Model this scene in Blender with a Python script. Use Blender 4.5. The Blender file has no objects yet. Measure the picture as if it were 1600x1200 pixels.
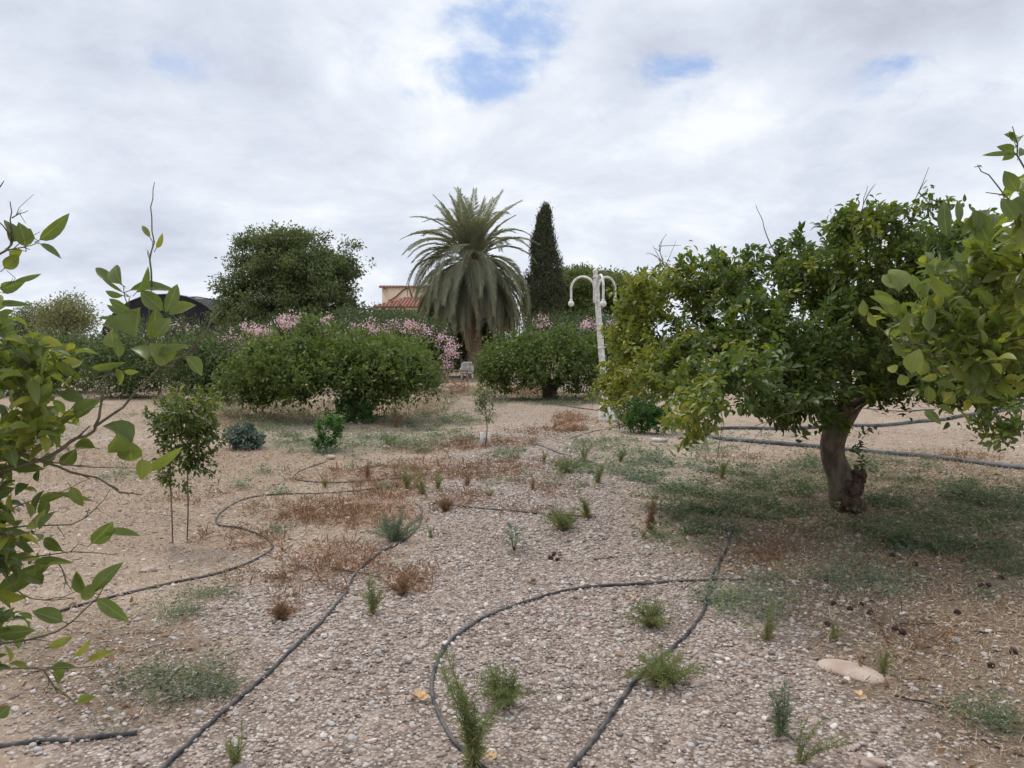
import bpy, math, random
import numpy as np
from mathutils import Vector
random.seed(7); R = np.random.default_rng(11)
S = bpy.context.scene; C = S.collection
rad = math.radians
F, CX, CY, H = 1200.0, 800.0, 600.0, 1.6
TH = math.atan(60/1200.0)
FW = np.array([0, math.cos(TH), -math.sin(TH)]); UP = np.array([0, math.sin(TH), math.cos(TH)])

# ---------------------------------------------------------------- placement
def gz(x, y):
    x = np.asarray(x, float); y = np.asarray(y, float)
    f = np.clip(1-(y-30)/40, 0, 1)
    return f*(0.022*np.sin(1.1*x+.5)*np.sin(.9*y+1)+0.012*np.sin(2.7*x+1+.6*y)+0.010*np.sin(3.1*y-1.3*x)
              + 0.05*np.exp(-((x-1.55)**2+(y-16.2)**2)/.25))
def ray(px, py):
    d = np.array([(px-CX)/F, 0, 0])+UP*((CY-py)/F)+FW
    return d
def at(px, py, Y):
    d = ray(px, py); return np.array([0, 0, H])+d*(Y/d[1])
def gp(px, py):
    z = 0.
    d = ray(px, py)
    for _ in range(6):
        t = (z-H)/d[2]; p = np.array([0, 0, H])+d*t; z = float(gz(p[0], p[1]))
    return p
def gpv(px, py):
    px = np.asarray(px, float); py = np.asarray(py, float)
    d = np.stack([(px-CX)/F, 0*px, 0*px], -1)+UP*((CY-py)/F)[..., None]+FW
    z = np.zeros_like(px)
    for _ in range(5):
        t = (z-H)/d[..., 2]; p = d*t[..., None]+np.array([0, 0, H]); z = gz(p[..., 0], p[..., 1])
    return p
def proj(P):
    Q = P-np.array([0, 0, H]); w = Q@FW
    w = np.where(np.abs(w) < 1e-6, 1e-6, w)
    return CX+F*Q[..., 0]/w, CY-F*(Q@UP)/w, w

# ---------------------------------------------------------------- objects
def tag(o, label=None, cat=None, group=None, kind=None):
    if label: o['label'] = label
    if cat: o['category'] = cat
    if group: o['group'] = group
    if kind: o['kind'] = kind
    return o
def thing(name, loc, label, cat, group=None):
    o = bpy.data.objects.new(name, None); C.objects.link(o); o.location = Vector([float(a) for a in loc]); o.empty_display_size = .2
    return tag(o, label, cat, group)
class MB:
    def __init__(s): s.V = []; s.F = []; s.T = []; s.E = []; s.n = 0
    def add(s, V, faces, tint=None, side=None):
        V = np.asarray(V, float).reshape(-1, 3); s.E.append(np.ones(len(V)) if side is None else side)
        for f in faces: s.F.append(np.asarray(f)+s.n)
        s.V.append(V); s.T.append(np.full(len(V), .5) if tint is None else np.broadcast_to(tint, (len(V),)).astype(float))
        s.n += len(V)
    def build(s, name, m, parent=None, smooth=True):
        V = np.concatenate(s.V) if s.V else np.zeros((0, 3)); T = np.concatenate(s.T) if s.T else np.zeros(0)
        if parent is not None: V = V-np.array(parent.location)
        me = bpy.data.meshes.new(name); me.vertices.add(len(V)); me.vertices.foreach_set('co', V.astype(np.float32).ravel())
        tot = np.concatenate([np.full(len(f), f.shape[1]) for f in s.F]); lo = np.concatenate([f.ravel() for f in s.F])
        me.loops.add(len(lo)); me.loops.foreach_set('vertex_index', lo.astype(np.int32))
        me.polygons.add(len(tot)); me.polygons.foreach_set('loop_start', np.concatenate([[0], np.cumsum(tot)[:-1]]).astype(np.int32))
        me.update(calc_edges=True)
        me.polygons.foreach_set('use_smooth', np.full(len(tot), smooth))
        a = me.attributes.new('tint', 'FLOAT', 'POINT'); a.data.foreach_set('value', T.astype(np.float32))
        if 'near' in m.name:
            a = me.attributes.new('side', 'FLOAT', 'POINT'); a.data.foreach_set('value', np.concatenate(s.E).astype(np.float32))
        me.materials.append(m); me.validate()
        o = bpy.data.objects.new(name, me); C.objects.link(o)
        if parent is not None: o.parent = parent
        return o
def nrm(v): return v/np.maximum(np.linalg.norm(v, axis=-1, keepdims=True), 1e-9)

# ---------------------------------------------------------------- materials
def mat(name):
    m = bpy.data.materials.new(name); m.use_nodes = True; nt = m.node_tree; nt.nodes.clear(); return m, nt
class N:
    def __init__(s, nt): s.nt = nt
    def n(s, t, ins=None, **k):
        x = s.nt.nodes.new(t)
        for a, b in k.items(): setattr(x, a, b)
        for a, b in (ins or {}).items():
            if isinstance(b, bpy.types.NodeSocket): s.nt.links.new(b, x.inputs[a])
            else: x.inputs[a].default_value = b
        return x
    def math(s, op, a, b=0., c=None, clamp=False):
        i = {0: a, 1: b}
        if c is not None: i[2] = c
        return s.n('ShaderNodeMath', i, operation=op, use_clamp=clamp).outputs[0]
    def mix(s, f, a, b, mode='MIX'):
        x = s.nt.nodes.new('ShaderNodeMix'); x.data_type = 'RGBA'; x.blend_type = mode
        for i, v in ((0, f), (6, a), (7, b)):
            if isinstance(v, bpy.types.NodeSocket): s.nt.links.new(v, x.inputs[i])
            else: x.inputs[i].default_value = v if i == 0 else ((*v, 1) if len(v) == 3 else v)
        return x.outputs[2]
    def noise(s, vec, scale, detail=4, rough=.55, dist=0., color=False):
        x = s.n('ShaderNodeTexNoise', {'Vector': vec, 'Scale': scale, 'Detail': detail, 'Roughness': rough, 'Distortion': dist})
        return x.outputs['Color' if color else 'Fac']
    def ramp(s, f, stops):
        x = s.nt.nodes.new('ShaderNodeValToRGB'); s.nt.links.new(f, x.inputs[0]); e = x.color_ramp.elements
        while len(e) < len(stops): e.new(.5)
        for i, (p, c) in enumerate(stops):
            e[i].position = p; e[i].color = (*c, 1) if len(c) == 3 else c
        return x.outputs[0]
    def mr(s, v, a, b, c=0., d=1., smooth=True):
        x = s.n('ShaderNodeMapRange', {0: v, 1: a, 2: b, 3: c, 4: d}); x.interpolation_type = 'SMOOTHSTEP' if smooth else 'LINEAR'
        return x.outputs[0]

def leaf_mat(name, c0, c1, c2, rough=.45, trans=.35, spec=.4, back=1.5, dist=.0):
    m, nt = mat(name); g = N(nt)
    t = g.n('ShaderNodeAttribute', attribute_name='tint').outputs['Fac']
    col = g.ramp(t, [(0, c0), (.55, c1), (1, c2)])
    pos = g.n('ShaderNodeNewGeometry')
    nz = g.noise(pos.outputs['Position'], 35, 2)
    col = g.mix(g.mr(nz, .3, .7, 0, .3), col, [a*1.3 for a in c1])
    if 'near' in name:
        sd = g.math('ABSOLUTE', g.n('ShaderNodeAttribute', attribute_name='side').outputs['Fac']); col = g.mix(g.mr(sd, .02, .13, .55, 0), col, (.26, .30, .09))
        col = g.mix(g.mr(g.noise(pos.outputs['Position'], 14, 3), .42, .62, 0, .4), col, [a*.62 for a in c1])
    bk = g.mix(.5, col, [min(1, a*back+.015) for a in c1])
    col2 = g.mix(pos.outputs['Backfacing'], col, bk)
    b = g.n('ShaderNodeBsdfPrincipled', {'Base Color': col2, 'Roughness': rough, 'Specular IOR Level': spec})
    tc = g.mix(.5, g.mix(1., col, (1.6, 1.7, .5), 'MULTIPLY'), col)
    tr = g.n('ShaderNodeBsdfTranslucent', {'Color': tc})
    mx = g.n('ShaderNodeMixShader', {0: trans, 1: b.outputs[0], 2: tr.outputs[0]})
    o = g.n('ShaderNodeOutputMaterial'); nt.links.new(mx.outputs[0], o.inputs[0]); return m
def plain(name, c0, c1=None, scale=8., rough=.8, bump=0., bscale=40., stretch=(1, 1, 1), spec=.3, tintmix=None, metal=0.):
    m, nt = mat(name); g = N(nt)
    tc = g.n('ShaderNodeTexCoord').outputs['Object']
    v = g.n('ShaderNodeVectorMath', {0: tc, 1: stretch}, operation='MULTIPLY').outputs[0]
    nz = g.noise(v, scale, 5, .6)
    col = g.mix(g.mr(nz, .35, .65), c0, c1 or c0)
    if tintmix:
        t = g.n('ShaderNodeAttribute', attribute_name='tint').outputs['Fac']; col = g.mix(t, col, tintmix)
    i = {'Base Color': col, 'Roughness': rough, 'Specular IOR Level': spec, 'Metallic': metal}
    if bump:
        b = g.n('ShaderNodeBump', {'Height': g.noise(v, bscale, 4, .6), 'Strength': bump, 'Distance': .02}); i['Normal'] = b.outputs[0]
    p = g.n('ShaderNodeBsdfPrincipled', i); o = g.n('ShaderNodeOutputMaterial'); nt.links.new(p.outputs[0], o.inputs[0]); return m

M = {}
M['citrus'] = leaf_mat('citrus_leaf', (.040, .068, .020), (.088, .128, .026), (.27, .26, .03), trans=.38, spec=.4)
M['citrus_near'] = leaf_mat('citrus_leaf_near', (.060, .098, .040), (.135, .175, .040), (.36, .34, .05), trans=.45, spec=.4, rough=.4)
M['citrus_far'] = leaf_mat('citrus_leaf_far', (.050, .076, .022), (.105, .145, .032), (.20, .23, .05), trans=.35, rough=.55)
M['citrus_dark'] = leaf_mat('citrus_leaf_dark', (.045, .068, .026), (.085, .12, .038), (.16, .19, .05), trans=.3, rough=.5)
M['bright'] = leaf_mat('bright_leaf', (.03, .075, .018), (.06, .14, .026), (.10, .2, .035), trans=.35)
M['tree'] = leaf_mat('broad_tree_leaf', (.052, .070, .030), (.105, .132, .046), (.16, .19, .065), trans=.3, rough=.6)
M['pine'] = leaf_mat('pine_leaf', (.055, .08, .026), (.105, .14, .036), (.16, .19, .05), trans=.25, rough=.65)
M['cypress'] = leaf_mat('cypress_leaf', (.030, .038, .020), (.062, .070, .034), (.11, .10, .055), trans=.1, rough=.8)
M['palm'] = leaf_mat('palm_leaf', (.13, .145, .095), (.22, .235, .16), (.38, .30, .20), trans=.3, rough=.5, spec=.5)
M['oleander'] = leaf_mat('oleander_leaf', (.035, .055, .028), (.075, .105, .04), (.13, .16, .06), trans=.25)
M['flower'] = leaf_mat('pink_flower', (.56, .30, .46), (.70, .46, .60), (.82, .68, .72), trans=.3, back=1.)
M['poplar'] = leaf_mat('pale_tree_leaf', (.09, .11, .06), (.17, .18, .08), (.33, .31, .17), trans=.3, rough=.6)
M['silver'] = leaf_mat('silver_leaf', (.10, .135, .10), (.15, .19, .13), (.24, .27, .12), trans=.2, rough=.7, spec=.2)
M['cover'] = leaf_mat('cover_leaf', (.070, .098, .056), (.135, .17, .095), (.26, .27, .13), trans=.2, rough=.7, spec=.2)
M['weed'] = leaf_mat('weed_leaf', (.105, .135, .055), (.185, .215, .09), (.36, .30, .17), trans=.35, rough=.65, spec=.2)
M['bluegreen'] = leaf_mat('bluegreen_leaf', (.055, .085, .068), (.10, .135, .105), (.16, .19, .14), trans=.15, rough=.65)
M['dry'] = leaf_mat('dry_leaf', (.17, .085, .05), (.27, .165, .105), (.40, .29, .18), trans=.2, rough=.85, spec=.1, back=1.)
M['straw'] = leaf_mat('straw', (.22, .15, .10), (.38, .28, .19), (.54, .43, .31), trans=.1, rough=.85, spec=.1, back=1.)
M['bark'] = plain('citrus_bark', (.085, .065, .045), (.17, .138, .10), 14, .9, .9, 30, (1, 1, .35))
M['bark_dark'] = plain('dark_bark', (.05, .036, .028), (.10, .075, .055), 14, .9, .8, 30, (1, 1, .4))
M['twig'] = plain('twig_bark', (.085, .08, .05), (.14, .12, .08), 30, .8, .3, 80)
M['twig_green'] = plain('green_twig', (.11, .13, .05), (.14, .12, .07), 20, .7, .2, 80)
M['rot'] = plain('rotten_wood', (.045, .028, .022), (.13, .085, .06), 22, .95, 1., 45)
M['palm_bark'] = plain('palm_bark', (.16, .11, .075), (.32, .24, .17), 9, .95, 1., 14, (1, 1, 2))
M['rachis'] = plain('palm_rachis', (.30, .24, .13), (.22, .19, .10), 5, .6)
M['deadstalk'] = plain('dead_palm_stalk', (.33, .22, .14), (.22, .14, .09), 5, .8)
M['hose'] = plain('dusty_black_hose', (.018, .021, .028), (.11, .10, .09), 9, .62, .3, 60, spec=.35)
M['pipe'] = plain('grey_pipe', (.032, .034, .04), (.10, .10, .105), 4, .55, .2, 30, spec=.35)
M['white'] = plain('peeling_white_paint', (.74, .73, .70), (.50, .47, .43), 16, .6, .3, 50)
M['globe'] = plain('white_globe', (.72, .71, .66), (.60, .58, .52), 10, .4)
M['plaster'] = plain('peach_plaster', (.60, .47, .34), (.68, .55, .41), 1.2, .9, .1, 20)
M['plaster2'] = plain('ochre_plaster', (.50, .42, .26), (.58, .50, .33), 1.2, .9, .1, 20)
M['tile'] = plain('clay_tile', (.34, .12, .085), (.46, .23, .17), 5, .85, .2, 30, tintmix=(.33, .20, .15))
M['net'] = plain('black_shade_net', (.016, .016, .019), (.026, .025, .028), 2, .9, .3, 12)
M['sheet'] = plain('pale_plastic_sheet', (.50, .52, .55), (.62, .64, .66), 1, .35)
M['rust'] = plain('rusty_pipe', (.16, .08, .05), (.24, .13, .08), 9, .8)
M['brick'] = plain('brown_brick', (.26, .14, .11), (.34, .21, .17), 9, .9, .4, 20)
M['bin'] = plain('grey_plastic', (.10, .13, .16), (.14, .17, .20), 3, .6)
M['wplastic'] = plain('white_plastic', (.62, .60, .55), (.44, .42, .38), 6, .5)
M['wood'] = plain('grey_wood', (.22, .17, .12), (.32, .25, .18), 6, .85)
M['rock'] = plain('pale_rock', (.34, .25, .20), (.44, .35, .29), 7, .92, .6, 25)
M['rock_grey'] = plain('grey_stone', (.20, .20, .21), (.30, .29, .28), 9, .9, .4, 30)
M['fruit'] = plain('rotten_fruit', (.035, .018, .014), (.08, .045, .035), 30, .8, .6, 60)
M['lid'] = plain('pale_lid', (.48, .45, .41), (.38, .33, .29), 9, .8)
M['paper'] = plain('tan_dry_leaf', (.50, .31, .14), (.62, .43, .23), 30, .8, .2, 60)
M['guard'] = plain('white_guard', (.66, .64, .62), (.52, .48, .45), 9, .7)

# ---------------------------------------------------------------- geometry helpers
TPL = {}
def tpl(rows):
    V = [(0, 0)]; Fq = []; Ft = []
    for t, s in rows: V += [(t, -s), (t, 0), (t, s)]
    V.append((1, 0)); n = len(V)-1
    Ft += [(0, 2, 1), (0, 3, 2)]
    for i in range(len(rows)-1):
        a = 1+3*i; b = a+3
        Fq += [(a, a+1, b+1, b), (a+1, a+2, b+2, b+1)]
    a = 1+3*(len(rows)-1); Ft += [(a, a+1, n), (a+1, a+2, n)]
    return np.array(V, float), (np.array(Ft), np.array(Fq))
TPL['hi'] = tpl([(.06, .12), (.16, .55), (.32, .92), (.52, 1.), (.70, .82), (.86, .46), (.95, .16)])
TPL['mid'] = tpl([(.18, .62), (.42, 1.), (.74, .70)])
TPL['low'] = (np.array([(0, 0), (.45, -1), (.45, 1), (1, 0)], float), (np.array([(0, 2, 3), (0, 3, 1)]),))
def add_leaves(mb, P, A, Nn, L, W, tint, kind='mid', curl=.25, fold=.3, wav=0.):
    n = len(P)
    if n == 0: return
    A = nrm(A); Sd = nrm(np.cross(A, Nn)); Nn = np.cross(Sd, A)
    L = np.broadcast_to(L, (n,)); W = np.broadcast_to(W, (n,)); curl = np.broadcast_to(curl, (n,)); fold = np.broadcast_to(fold, (n,))
    uv, fs = TPL[kind]; t = uv[:, 0][None, :, None]; s = uv[:, 1][None, :, None]
    L_ = L[:, None, None]; W_ = W[:, None, None]/2; c = curl[:, None, None]; f = fold[:, None, None]
    h = np.abs(s)*f*W_-c*(t**1.8)*L_
    if wav: h = h+wav*W_*np.sin(t*9+np.arange(n)[:, None, None]*1.7)*s
    V = P[:, None, :]+A[:, None, :]*(t*L_*(1-.25*np.abs(c)*t))+Sd[:, None, :]*(s*W_*(1-.15*f))+Nn[:, None, :]*h
    k = len(uv); off = (np.arange(n)*k)[:, None, None]
    faces = [(q[None]+off).reshape(-1, q.shape[1]) for q in fs if len(q)]
    mb.add(V.reshape(-1, 3), faces, np.repeat(np.broadcast_to(tint, (n,)), k), np.tile(uv[:, 1], n))
def tube(mb, pts, radii, n=6, tint=.5, lump=0., cap=True):
    pts = np.asarray(pts, float); m = len(pts); radii = np.broadcast_to(radii, (m,)).astype(float)
    T = nrm(np.gradient(pts, axis=0)); ref = np.array([0, 0, 1.]) if abs(T[0, 2]) < .9 else np.array([1., 0, 0])
    u = nrm(np.cross(T[0], ref)); rings = []
    a = np.arange(n)*2*np.pi/n
    for i in range(m):
        u = nrm(u-T[i]*np.dot(u, T[i])); v = np.cross(T[i], u)
        r = radii[i]*(1+lump*(R.random(n)-.5)) if lump else radii[i]
        rings.append(pts[i]+(np.cos(a)*r)[:, None]*u+(np.sin(a)*r)[:, None]*v)
    V = np.concatenate(rings); i = np.arange(m-1)[:, None]*n; j = np.arange(n)[None]; j2 = (j+1) % n
    Fq = np.stack([i+j, i+j2, i+n+j2, i+n+j], -1).reshape(-1, 4)
    fs = [Fq]
    if cap: fs += [np.array([list(range(n))[::-1]]), np.array([[(m-1)*n+q for q in range(n)]])]
    mb.add(V, fs, tint)
def spline(pts, step=.05):
    pts = np.asarray(pts, float)
    P = np.vstack([2*pts[0]-pts[1], pts, 2*pts[-1]-pts[-2]]); out = []
    for i in range(1, len(P)-2):
        a, b, c, d = P[i-1:i+3]; n = max(2, int(np.linalg.norm(c-b)/step))
        t = (np.arange(n)/n)[:, None]
        out.append(.5*((2*b)+(-a+c)*t+(2*a-5*b+4*c-d)*t*t+(-a+3*b-3*c+d)*t**3))
    out.append(pts[-1:]); return np.vstack(out)
def box(mb, c, s, rz=0., tint=.5):
    c = np.array(c, float); s = np.array(s, float)/2
    v = np.array([(x, y, z) for x in (-1, 1) for y in (-1, 1) for z in (-1, 1)], float)*s
    cr, sr = math.cos(rz), math.sin(rz); v = np.stack([v[:, 0]*cr-v[:, 1]*sr, v[:, 0]*sr+v[:, 1]*cr, v[:, 2]], -1)+c
    mb.add(v, [np.array([(0, 1, 3, 2), (4, 6, 7, 5), (0, 4, 5, 1), (2, 3, 7, 6), (0, 2, 6, 4), (1, 5, 7, 3)])], tint)
def rock(mb, c, s, seed=0, rz=0., n=14, rough=.18, tint=.5, sq=1.):
    q = np.random.default_rng(seed); u = np.linspace(0, np.pi, n)[1:-1]; a = np.arange(2*n)*np.pi/n
    K = q.normal(size=(6, 3))*2.2; ph = q.random(6)*6.28
    def d(D): return 1+rough*sum(np.sin(D@K[i]+ph[i]) for i in range(6))/2.4
    D = np.stack([np.outer(np.sin(u), np.cos(a)), np.outer(np.sin(u), np.sin(a)), np.outer(np.cos(u), np.ones(2*n))], -1).reshape(-1, 3)
    D = np.vstack([D, [[0, 0, 1], [0, 0, -1]]]); V = np.sign(D)*np.abs(D)**sq*d(D)[:, None]*np.array(s)
    cr, sr = math.cos(rz), math.sin(rz); V = np.stack([V[:, 0]*cr-V[:, 1]*sr, V[:, 0]*sr+V[:, 1]*cr, V[:, 2]], -1)+np.array(c)
    m = 2*n; i = np.arange(n-3)[:, None]*m; j = np.arange(m)[None]; j2 = (j+1) % m
    fq = np.stack([i+j, i+m+j, i+m+j2, i+j2], -1).reshape(-1, 4); top = (n-2)*m
    jj = np.arange(m); k = (n-3)*m
    mb.add(V, [fq, np.stack([jj, (jj+1) % m, np.full(m, top)], -1), np.stack([k+(jj+1) % m, k+jj, np.full(m, top+1)], -1)], tint)

# ---------------------------------------------------------------- tree growing
def blob_pts(blobs, n, zmin=.12, bias=3.5):
    """blobs: (px,py,Y,rpx,rpy,rY) -> n points, spread by volume, denser near the outside"""
    cs = []; rs = []
    for b in blobs:
        cs.append(at(b[0], b[1], b[2])); rs.append((b[3]*b[2]/F, b[5], b[4]*b[2]/F))
    cs = np.array(cs); rs = np.array(rs); w = (rs.prod(1))**.75; w /= w.sum()
    k = R.choice(len(cs), n, p=w); d = nrm(R.normal(size=(n, 3))); r = R.random(n)**(1/bias)
    P = cs[k]+d*r[:, None]*rs[k]; g = gz(P[:, 0], P[:, 1])+zmin
    P[:, 2] = np.maximum(P[:, 2], g+R.random(n)*.1); return P
def grow(limbs, att, step=.16, droop=.04, pl=.25):
    pos = []; par = []; plen = []
    for L in limbs:
        L = spline(L, step); prev = -1
        if pos:
            d = np.linalg.norm(np.array(pos)-L[0], axis=1); prev = int(d.argmin())
        for i, p in enumerate(L):
            if prev >= 0 and i == 0 and np.linalg.norm(pos[prev]-p) < 1e-3: continue
            par.append(prev); plen.append(0 if prev < 0 else plen[prev]+np.linalg.norm(pos[prev]-p)); pos.append(p); prev = len(pos)-1
    n0 = len(pos); cap = n0+len(att)*14
    A = np.zeros((cap, 3)); A[:n0] = pos; PL = np.zeros(cap); PL[:n0] = plen; par = par; n = n0
    low = np.array(pos)[:, 2].min()
    dd = np.min(np.linalg.norm(att[:, None]-A[None, :n0], axis=2), axis=1); tips = []
    skip = np.ones(cap)*0.; skip[:n0] = np.where(A[:n0, 2] < low+.45, 2., 0)
    for k in np.argsort(dd):
        a = att[k]; d = np.linalg.norm(A[:n]-a, axis=1); j = int((d+pl*PL[:n]+skip[:n]).argmin()); L = d[j]
        m = min(12, max(1, int(L/step))); b = A[j]; prev = j
        side = R.normal(size=3)*L*.07
        for i in range(1, m+1):
            t = i/m; p = b+(a-b)*t+side*math.sin(math.pi*t)+np.array([0, 0, L*.10*math.sin(math.pi*t)])+(R.normal(size=3)*step*.10 if i < m else 0)
            A[n] = p; PL[n] = PL[prev]+L/m; par.append(prev); prev = n; n += 1
        tips.append(prev)
    return A[:n], np.array(par), np.array(tips)
def wood(mb, A, par, r_tip, expo=2.4, rmax=1., sides=5, limit=None, lump=0., rmin=None):
    n = len(A); ch = [[] for _ in range(n)]
    for i, p in enumerate(par):
        if p >= 0: ch[p].append(i)
    w = np.zeros(n)
    for i in range(n-1, -1, -1): w[i] = r_tip**expo if not ch[i] else sum(w[c] for c in ch[i])
    # nodes are appended after their parents, so reverse order works
    r = np.minimum(w**(1/expo), rmax)
    if rmin is not None: r[:len(rmin)] = np.maximum(r[:len(rmin)], rmin)
    st = [i for i in range(n) if par[i] < 0]
    stack = [(s, None) for s in st]
    while stack:
        s, pr = stack.pop(); path = [s] if pr is None else [pr, s]; c = s
        while ch[c]:
            k = max(ch[c], key=lambda q: w[q])
            for q in ch[c]:
                if q != k: stack.append((q, c))
            path.append(k); c = k
        if len(path) < 2: continue
        rr = r[path].copy()
        if pr is not None: rr[0] = min(rr[0], rr[1]*1.15)
        if limit and rr.max() < limit: continue
        rr[-1] *= .6
        tube(mb, A[path], rr, sides if rr.max() < .02 else max(8, sides), lump=lump, cap=False)
    return r
def twig_leaves(mb, A, par, tips, n, L, W, kind, span=.28, tint0=.35, tvar=.3, up=.5, droop=.15, curl=.25, tfun=None, fold=.3, jitter=0., wav=0.):
    T = A[tips]; D = nrm(A[tips]-A[par[tips]]+1e-6); nt = len(tips)
    k = np.arange(n)[None, :]; s = (k+R.random((nt, n))*.8)/n
    span_ = span*(.7+.6*R.random((nt, 1)))
    # walk back along the parent chain
    P = T[:, None]-D[:, None]*(s*span_)[..., None]
    ref = nrm(np.cross(D, R.normal(size=(nt, 3)))); b2 = np.cross(D, ref)
    ang = k*2.399+R.random((nt, 1))*6.28+R.normal(size=(nt, n))*.3
    radial = ref[:, None]*np.cos(ang)[..., None]+b2[:, None]*np.sin(ang)[..., None]
    al = (.35+1.0*s+R.normal(size=(nt, n))*.15)
    Ax = D[:, None]*np.cos(al)[..., None]+radial*np.sin(al)[..., None]; Ax = Ax+np.array([0, 0, up*.4-droop])[None, None]
    P = P+radial*.008
    if jitter: P = P+R.normal(size=P.shape)*jitter
    P = P.reshape(-1, 3); Ax = nrm(Ax.reshape(-1, 3)); m = len(P)
    Nn = nrm(np.array([0, 0, 1.])+R.normal(size=(m, 3))*.55)
    l = L*(.65+.6*R.random(m)); tt = tint0+np.repeat(R.normal(size=nt)*tvar*.6, n)+R.normal(size=m)*tvar*.5
    if tfun is not None: tt = tt+tfun(P)
    tt = tt+.16*np.sin(P[:, 0]*2.9+P[:, 2]*1.7)*np.sin(P[:, 1]*2.3+P[:, 2]*3.9+1)
    rare = R.random(m) < .018; tt = np.where(rare, 1., tt)
    g = gz(P[:, 0], P[:, 1])+.01; P[:, 2] = np.maximum(P[:, 2], g)
    add_leaves(mb, P, Ax, Nn, l, l*(W/L)*(.85+.3*R.random(m)), np.clip(tt, 0, 1), kind, curl=curl+R.normal(size=m)*.15, fold=fold+R.random(m)*.3, wav=wav)
def cloud_leaves(mb, C0, per, sig, L, W, tint0=.4, tvar=.3, kind='low', upn=.6, hang=0., tfun=None):
    n = len(C0); o = R.normal(size=(n, per, 3))*sig; P = (C0[:, None]+o).reshape(-1, 3); m = len(P)
    Ax = nrm(o.reshape(-1, 3)/sig+R.normal(size=(m, 3))*.8+np.array([0, 0, .2-hang])); Nn = nrm(np.array([0, 0, upn])+R.normal(size=(m, 3))*.6)
    P[:, 2] = np.maximum(P[:, 2], gz(P[:, 0], P[:, 1])+.01)
    tt = tint0+np.repeat(R.normal(size=n)*tvar*.6, per)+R.normal(size=m)*tvar*.4
    if tfun is not None: tt = tt+tfun(P)
    l = L*(.6+.8*R.random(m)); add_leaves(mb, P, Ax, Nn, l, l*W/L, np.clip(tt, 0, 1), kind, curl=.15, fold=.3)

# ================================================================ GROUND
def ell(lst, P):
    px, py, w = proj(P); r = np.zeros(P.shape[:-1])
    for e in lst:
        q = ((px-e[0])/e[2])**2+((py-e[1])/e[3])**2
        r = np.maximum(r, (e[4] if len(e) > 4 else 1.)*np.clip(1.35-q, 0, 1))
    return np.where(w > .5, r, 0)
# green creeping cover:  px, py, rx, ry, strength, hue
GREEN = [(1240, 765, 250, 42, 1, 0), (1500, 800, 190, 55, 1, 0), (1140, 800, 120, 42, .9, 0), (1370, 905, 110, 30, .7, 1), (1575, 890, 80, 50, .8, 0),
         (1050, 742, 120, 34, .8, 1), (965, 715, 80, 20, .7, 1), (1050, 852, 62, 20, .8, 0), (1180, 935, 90, 34, .8, 2), (1130, 690, 110, 14, .4, 2), (900, 745, 55, 22, .7, 1),
         (1000, 700, 110, 14, .6, 2), (860, 690, 90, 9, .5, 1), (430, 660, 100, 20, .8, 0), (600, 690, 130, 22, 1, 1), (470, 695, 80, 17, .9, 1), (660, 655, 100, 14, .8, 0), (680, 690, 90, 11, .6, 2),
         (880, 625, 100, 10, 1, 0), (800, 706, 40, 6, .8, 2), (785, 718, 22, 6, .8, 0), (620, 757, 30, 9, .4, 1), (785, 752, 40, 9, .7, 2), (40, 700, 70, 20, .8, 1), (190, 745, 45, 9, .8, 1),
         (235, 1082, 62, 26, .8, 0), (340, 1068, 44, 24, .8, 0), (275, 962, 36, 14, .8, 0), (335, 930, 44, 9, .7, 0), (175, 1150, 42, 22, .7, 2), (1550, 1110, 60, 36, .7, 0), (690, 632, 90, 12, .5, 1),
         (560, 730, 35, 6, .6, 1), (540, 765, 20, 5, .6, 1), (400, 742, 18, 4, .7, 1), (380, 760, 14, 4, .7, 1), (435, 772, 12, 4, .6, 1), (430, 830, 16, 7, .6, 0), (425, 876, 10, 8, .7, 0), (370, 795, 12, 6, .5, 1),
         (365, 640, 100, 14, .5, 1), (1290, 730, 200, 14, .5, 1), (1430, 720, 90, 10, .5, 1), (1110, 705, 40, 7, .4, 1), (700, 615, 80, 9, .4, 1), (960, 690, 40, 12, .5, 1), (1090, 590, 90, 12, .4, 1),
         (70, 668, 80, 20, .6, 1), (240, 655, 60, 12, .5, 1), (1005, 730, 60, 20, .7, 1), (1400, 845, 220, 26, .55, 0), (1420, 1010, 120, 20, .12, 0), (460, 640, 140, 9, .4, 1), (20, 1010, 40, 20, .4, 1)]
RED = [(600, 745, 150, 16, .5), (470, 800, 80, 22, .5), (800, 735, 80, 20, .5), (500, 910, 70, 20, .5), (390, 900, 60, 14, .35), (980, 660, 60, 8, .3), (850, 672, 60, 8, .4), (300, 780, 80, 12, .25), (760, 692, 80, 10, .8), (660, 702, 70, 9, .6), (560, 800, 110, 28, .8), (700, 735, 110, 18, .6), (530, 875, 90, 26, .8), (640, 905, 45, 22, .9), (450, 950, 24, 20, .6), (720, 780, 50, 16, .7), (865, 765, 40, 14, .4),
       (610, 765, 60, 14, .7), (380, 845, 70, 20, .5), (1190, 870, 60, 24, .6), (1150, 715, 60, 8, .3), (1420, 1000, 60, 40, .35), (890, 655, 26, 12, .9), (1500, 715, 60, 8, .6), (560, 640, 30, 6, .3), (820, 610, 30, 9, .6), (715, 605, 20, 9, .5), (830, 800, 50, 10, .4)]
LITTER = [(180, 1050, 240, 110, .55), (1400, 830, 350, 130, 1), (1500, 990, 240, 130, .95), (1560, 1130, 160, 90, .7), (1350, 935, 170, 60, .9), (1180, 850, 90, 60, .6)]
GRAVEL = [(900, 1100, 700, 270, 1), (820, 830, 170, 160, 1), (1050, 1000, 330, 160, .9), (560, 980, 300, 100, .8), (880, 740, 70, 50, .7), (250, 1120, 260, 150, .7), (830, 645, 150, 28, .45)]
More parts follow.
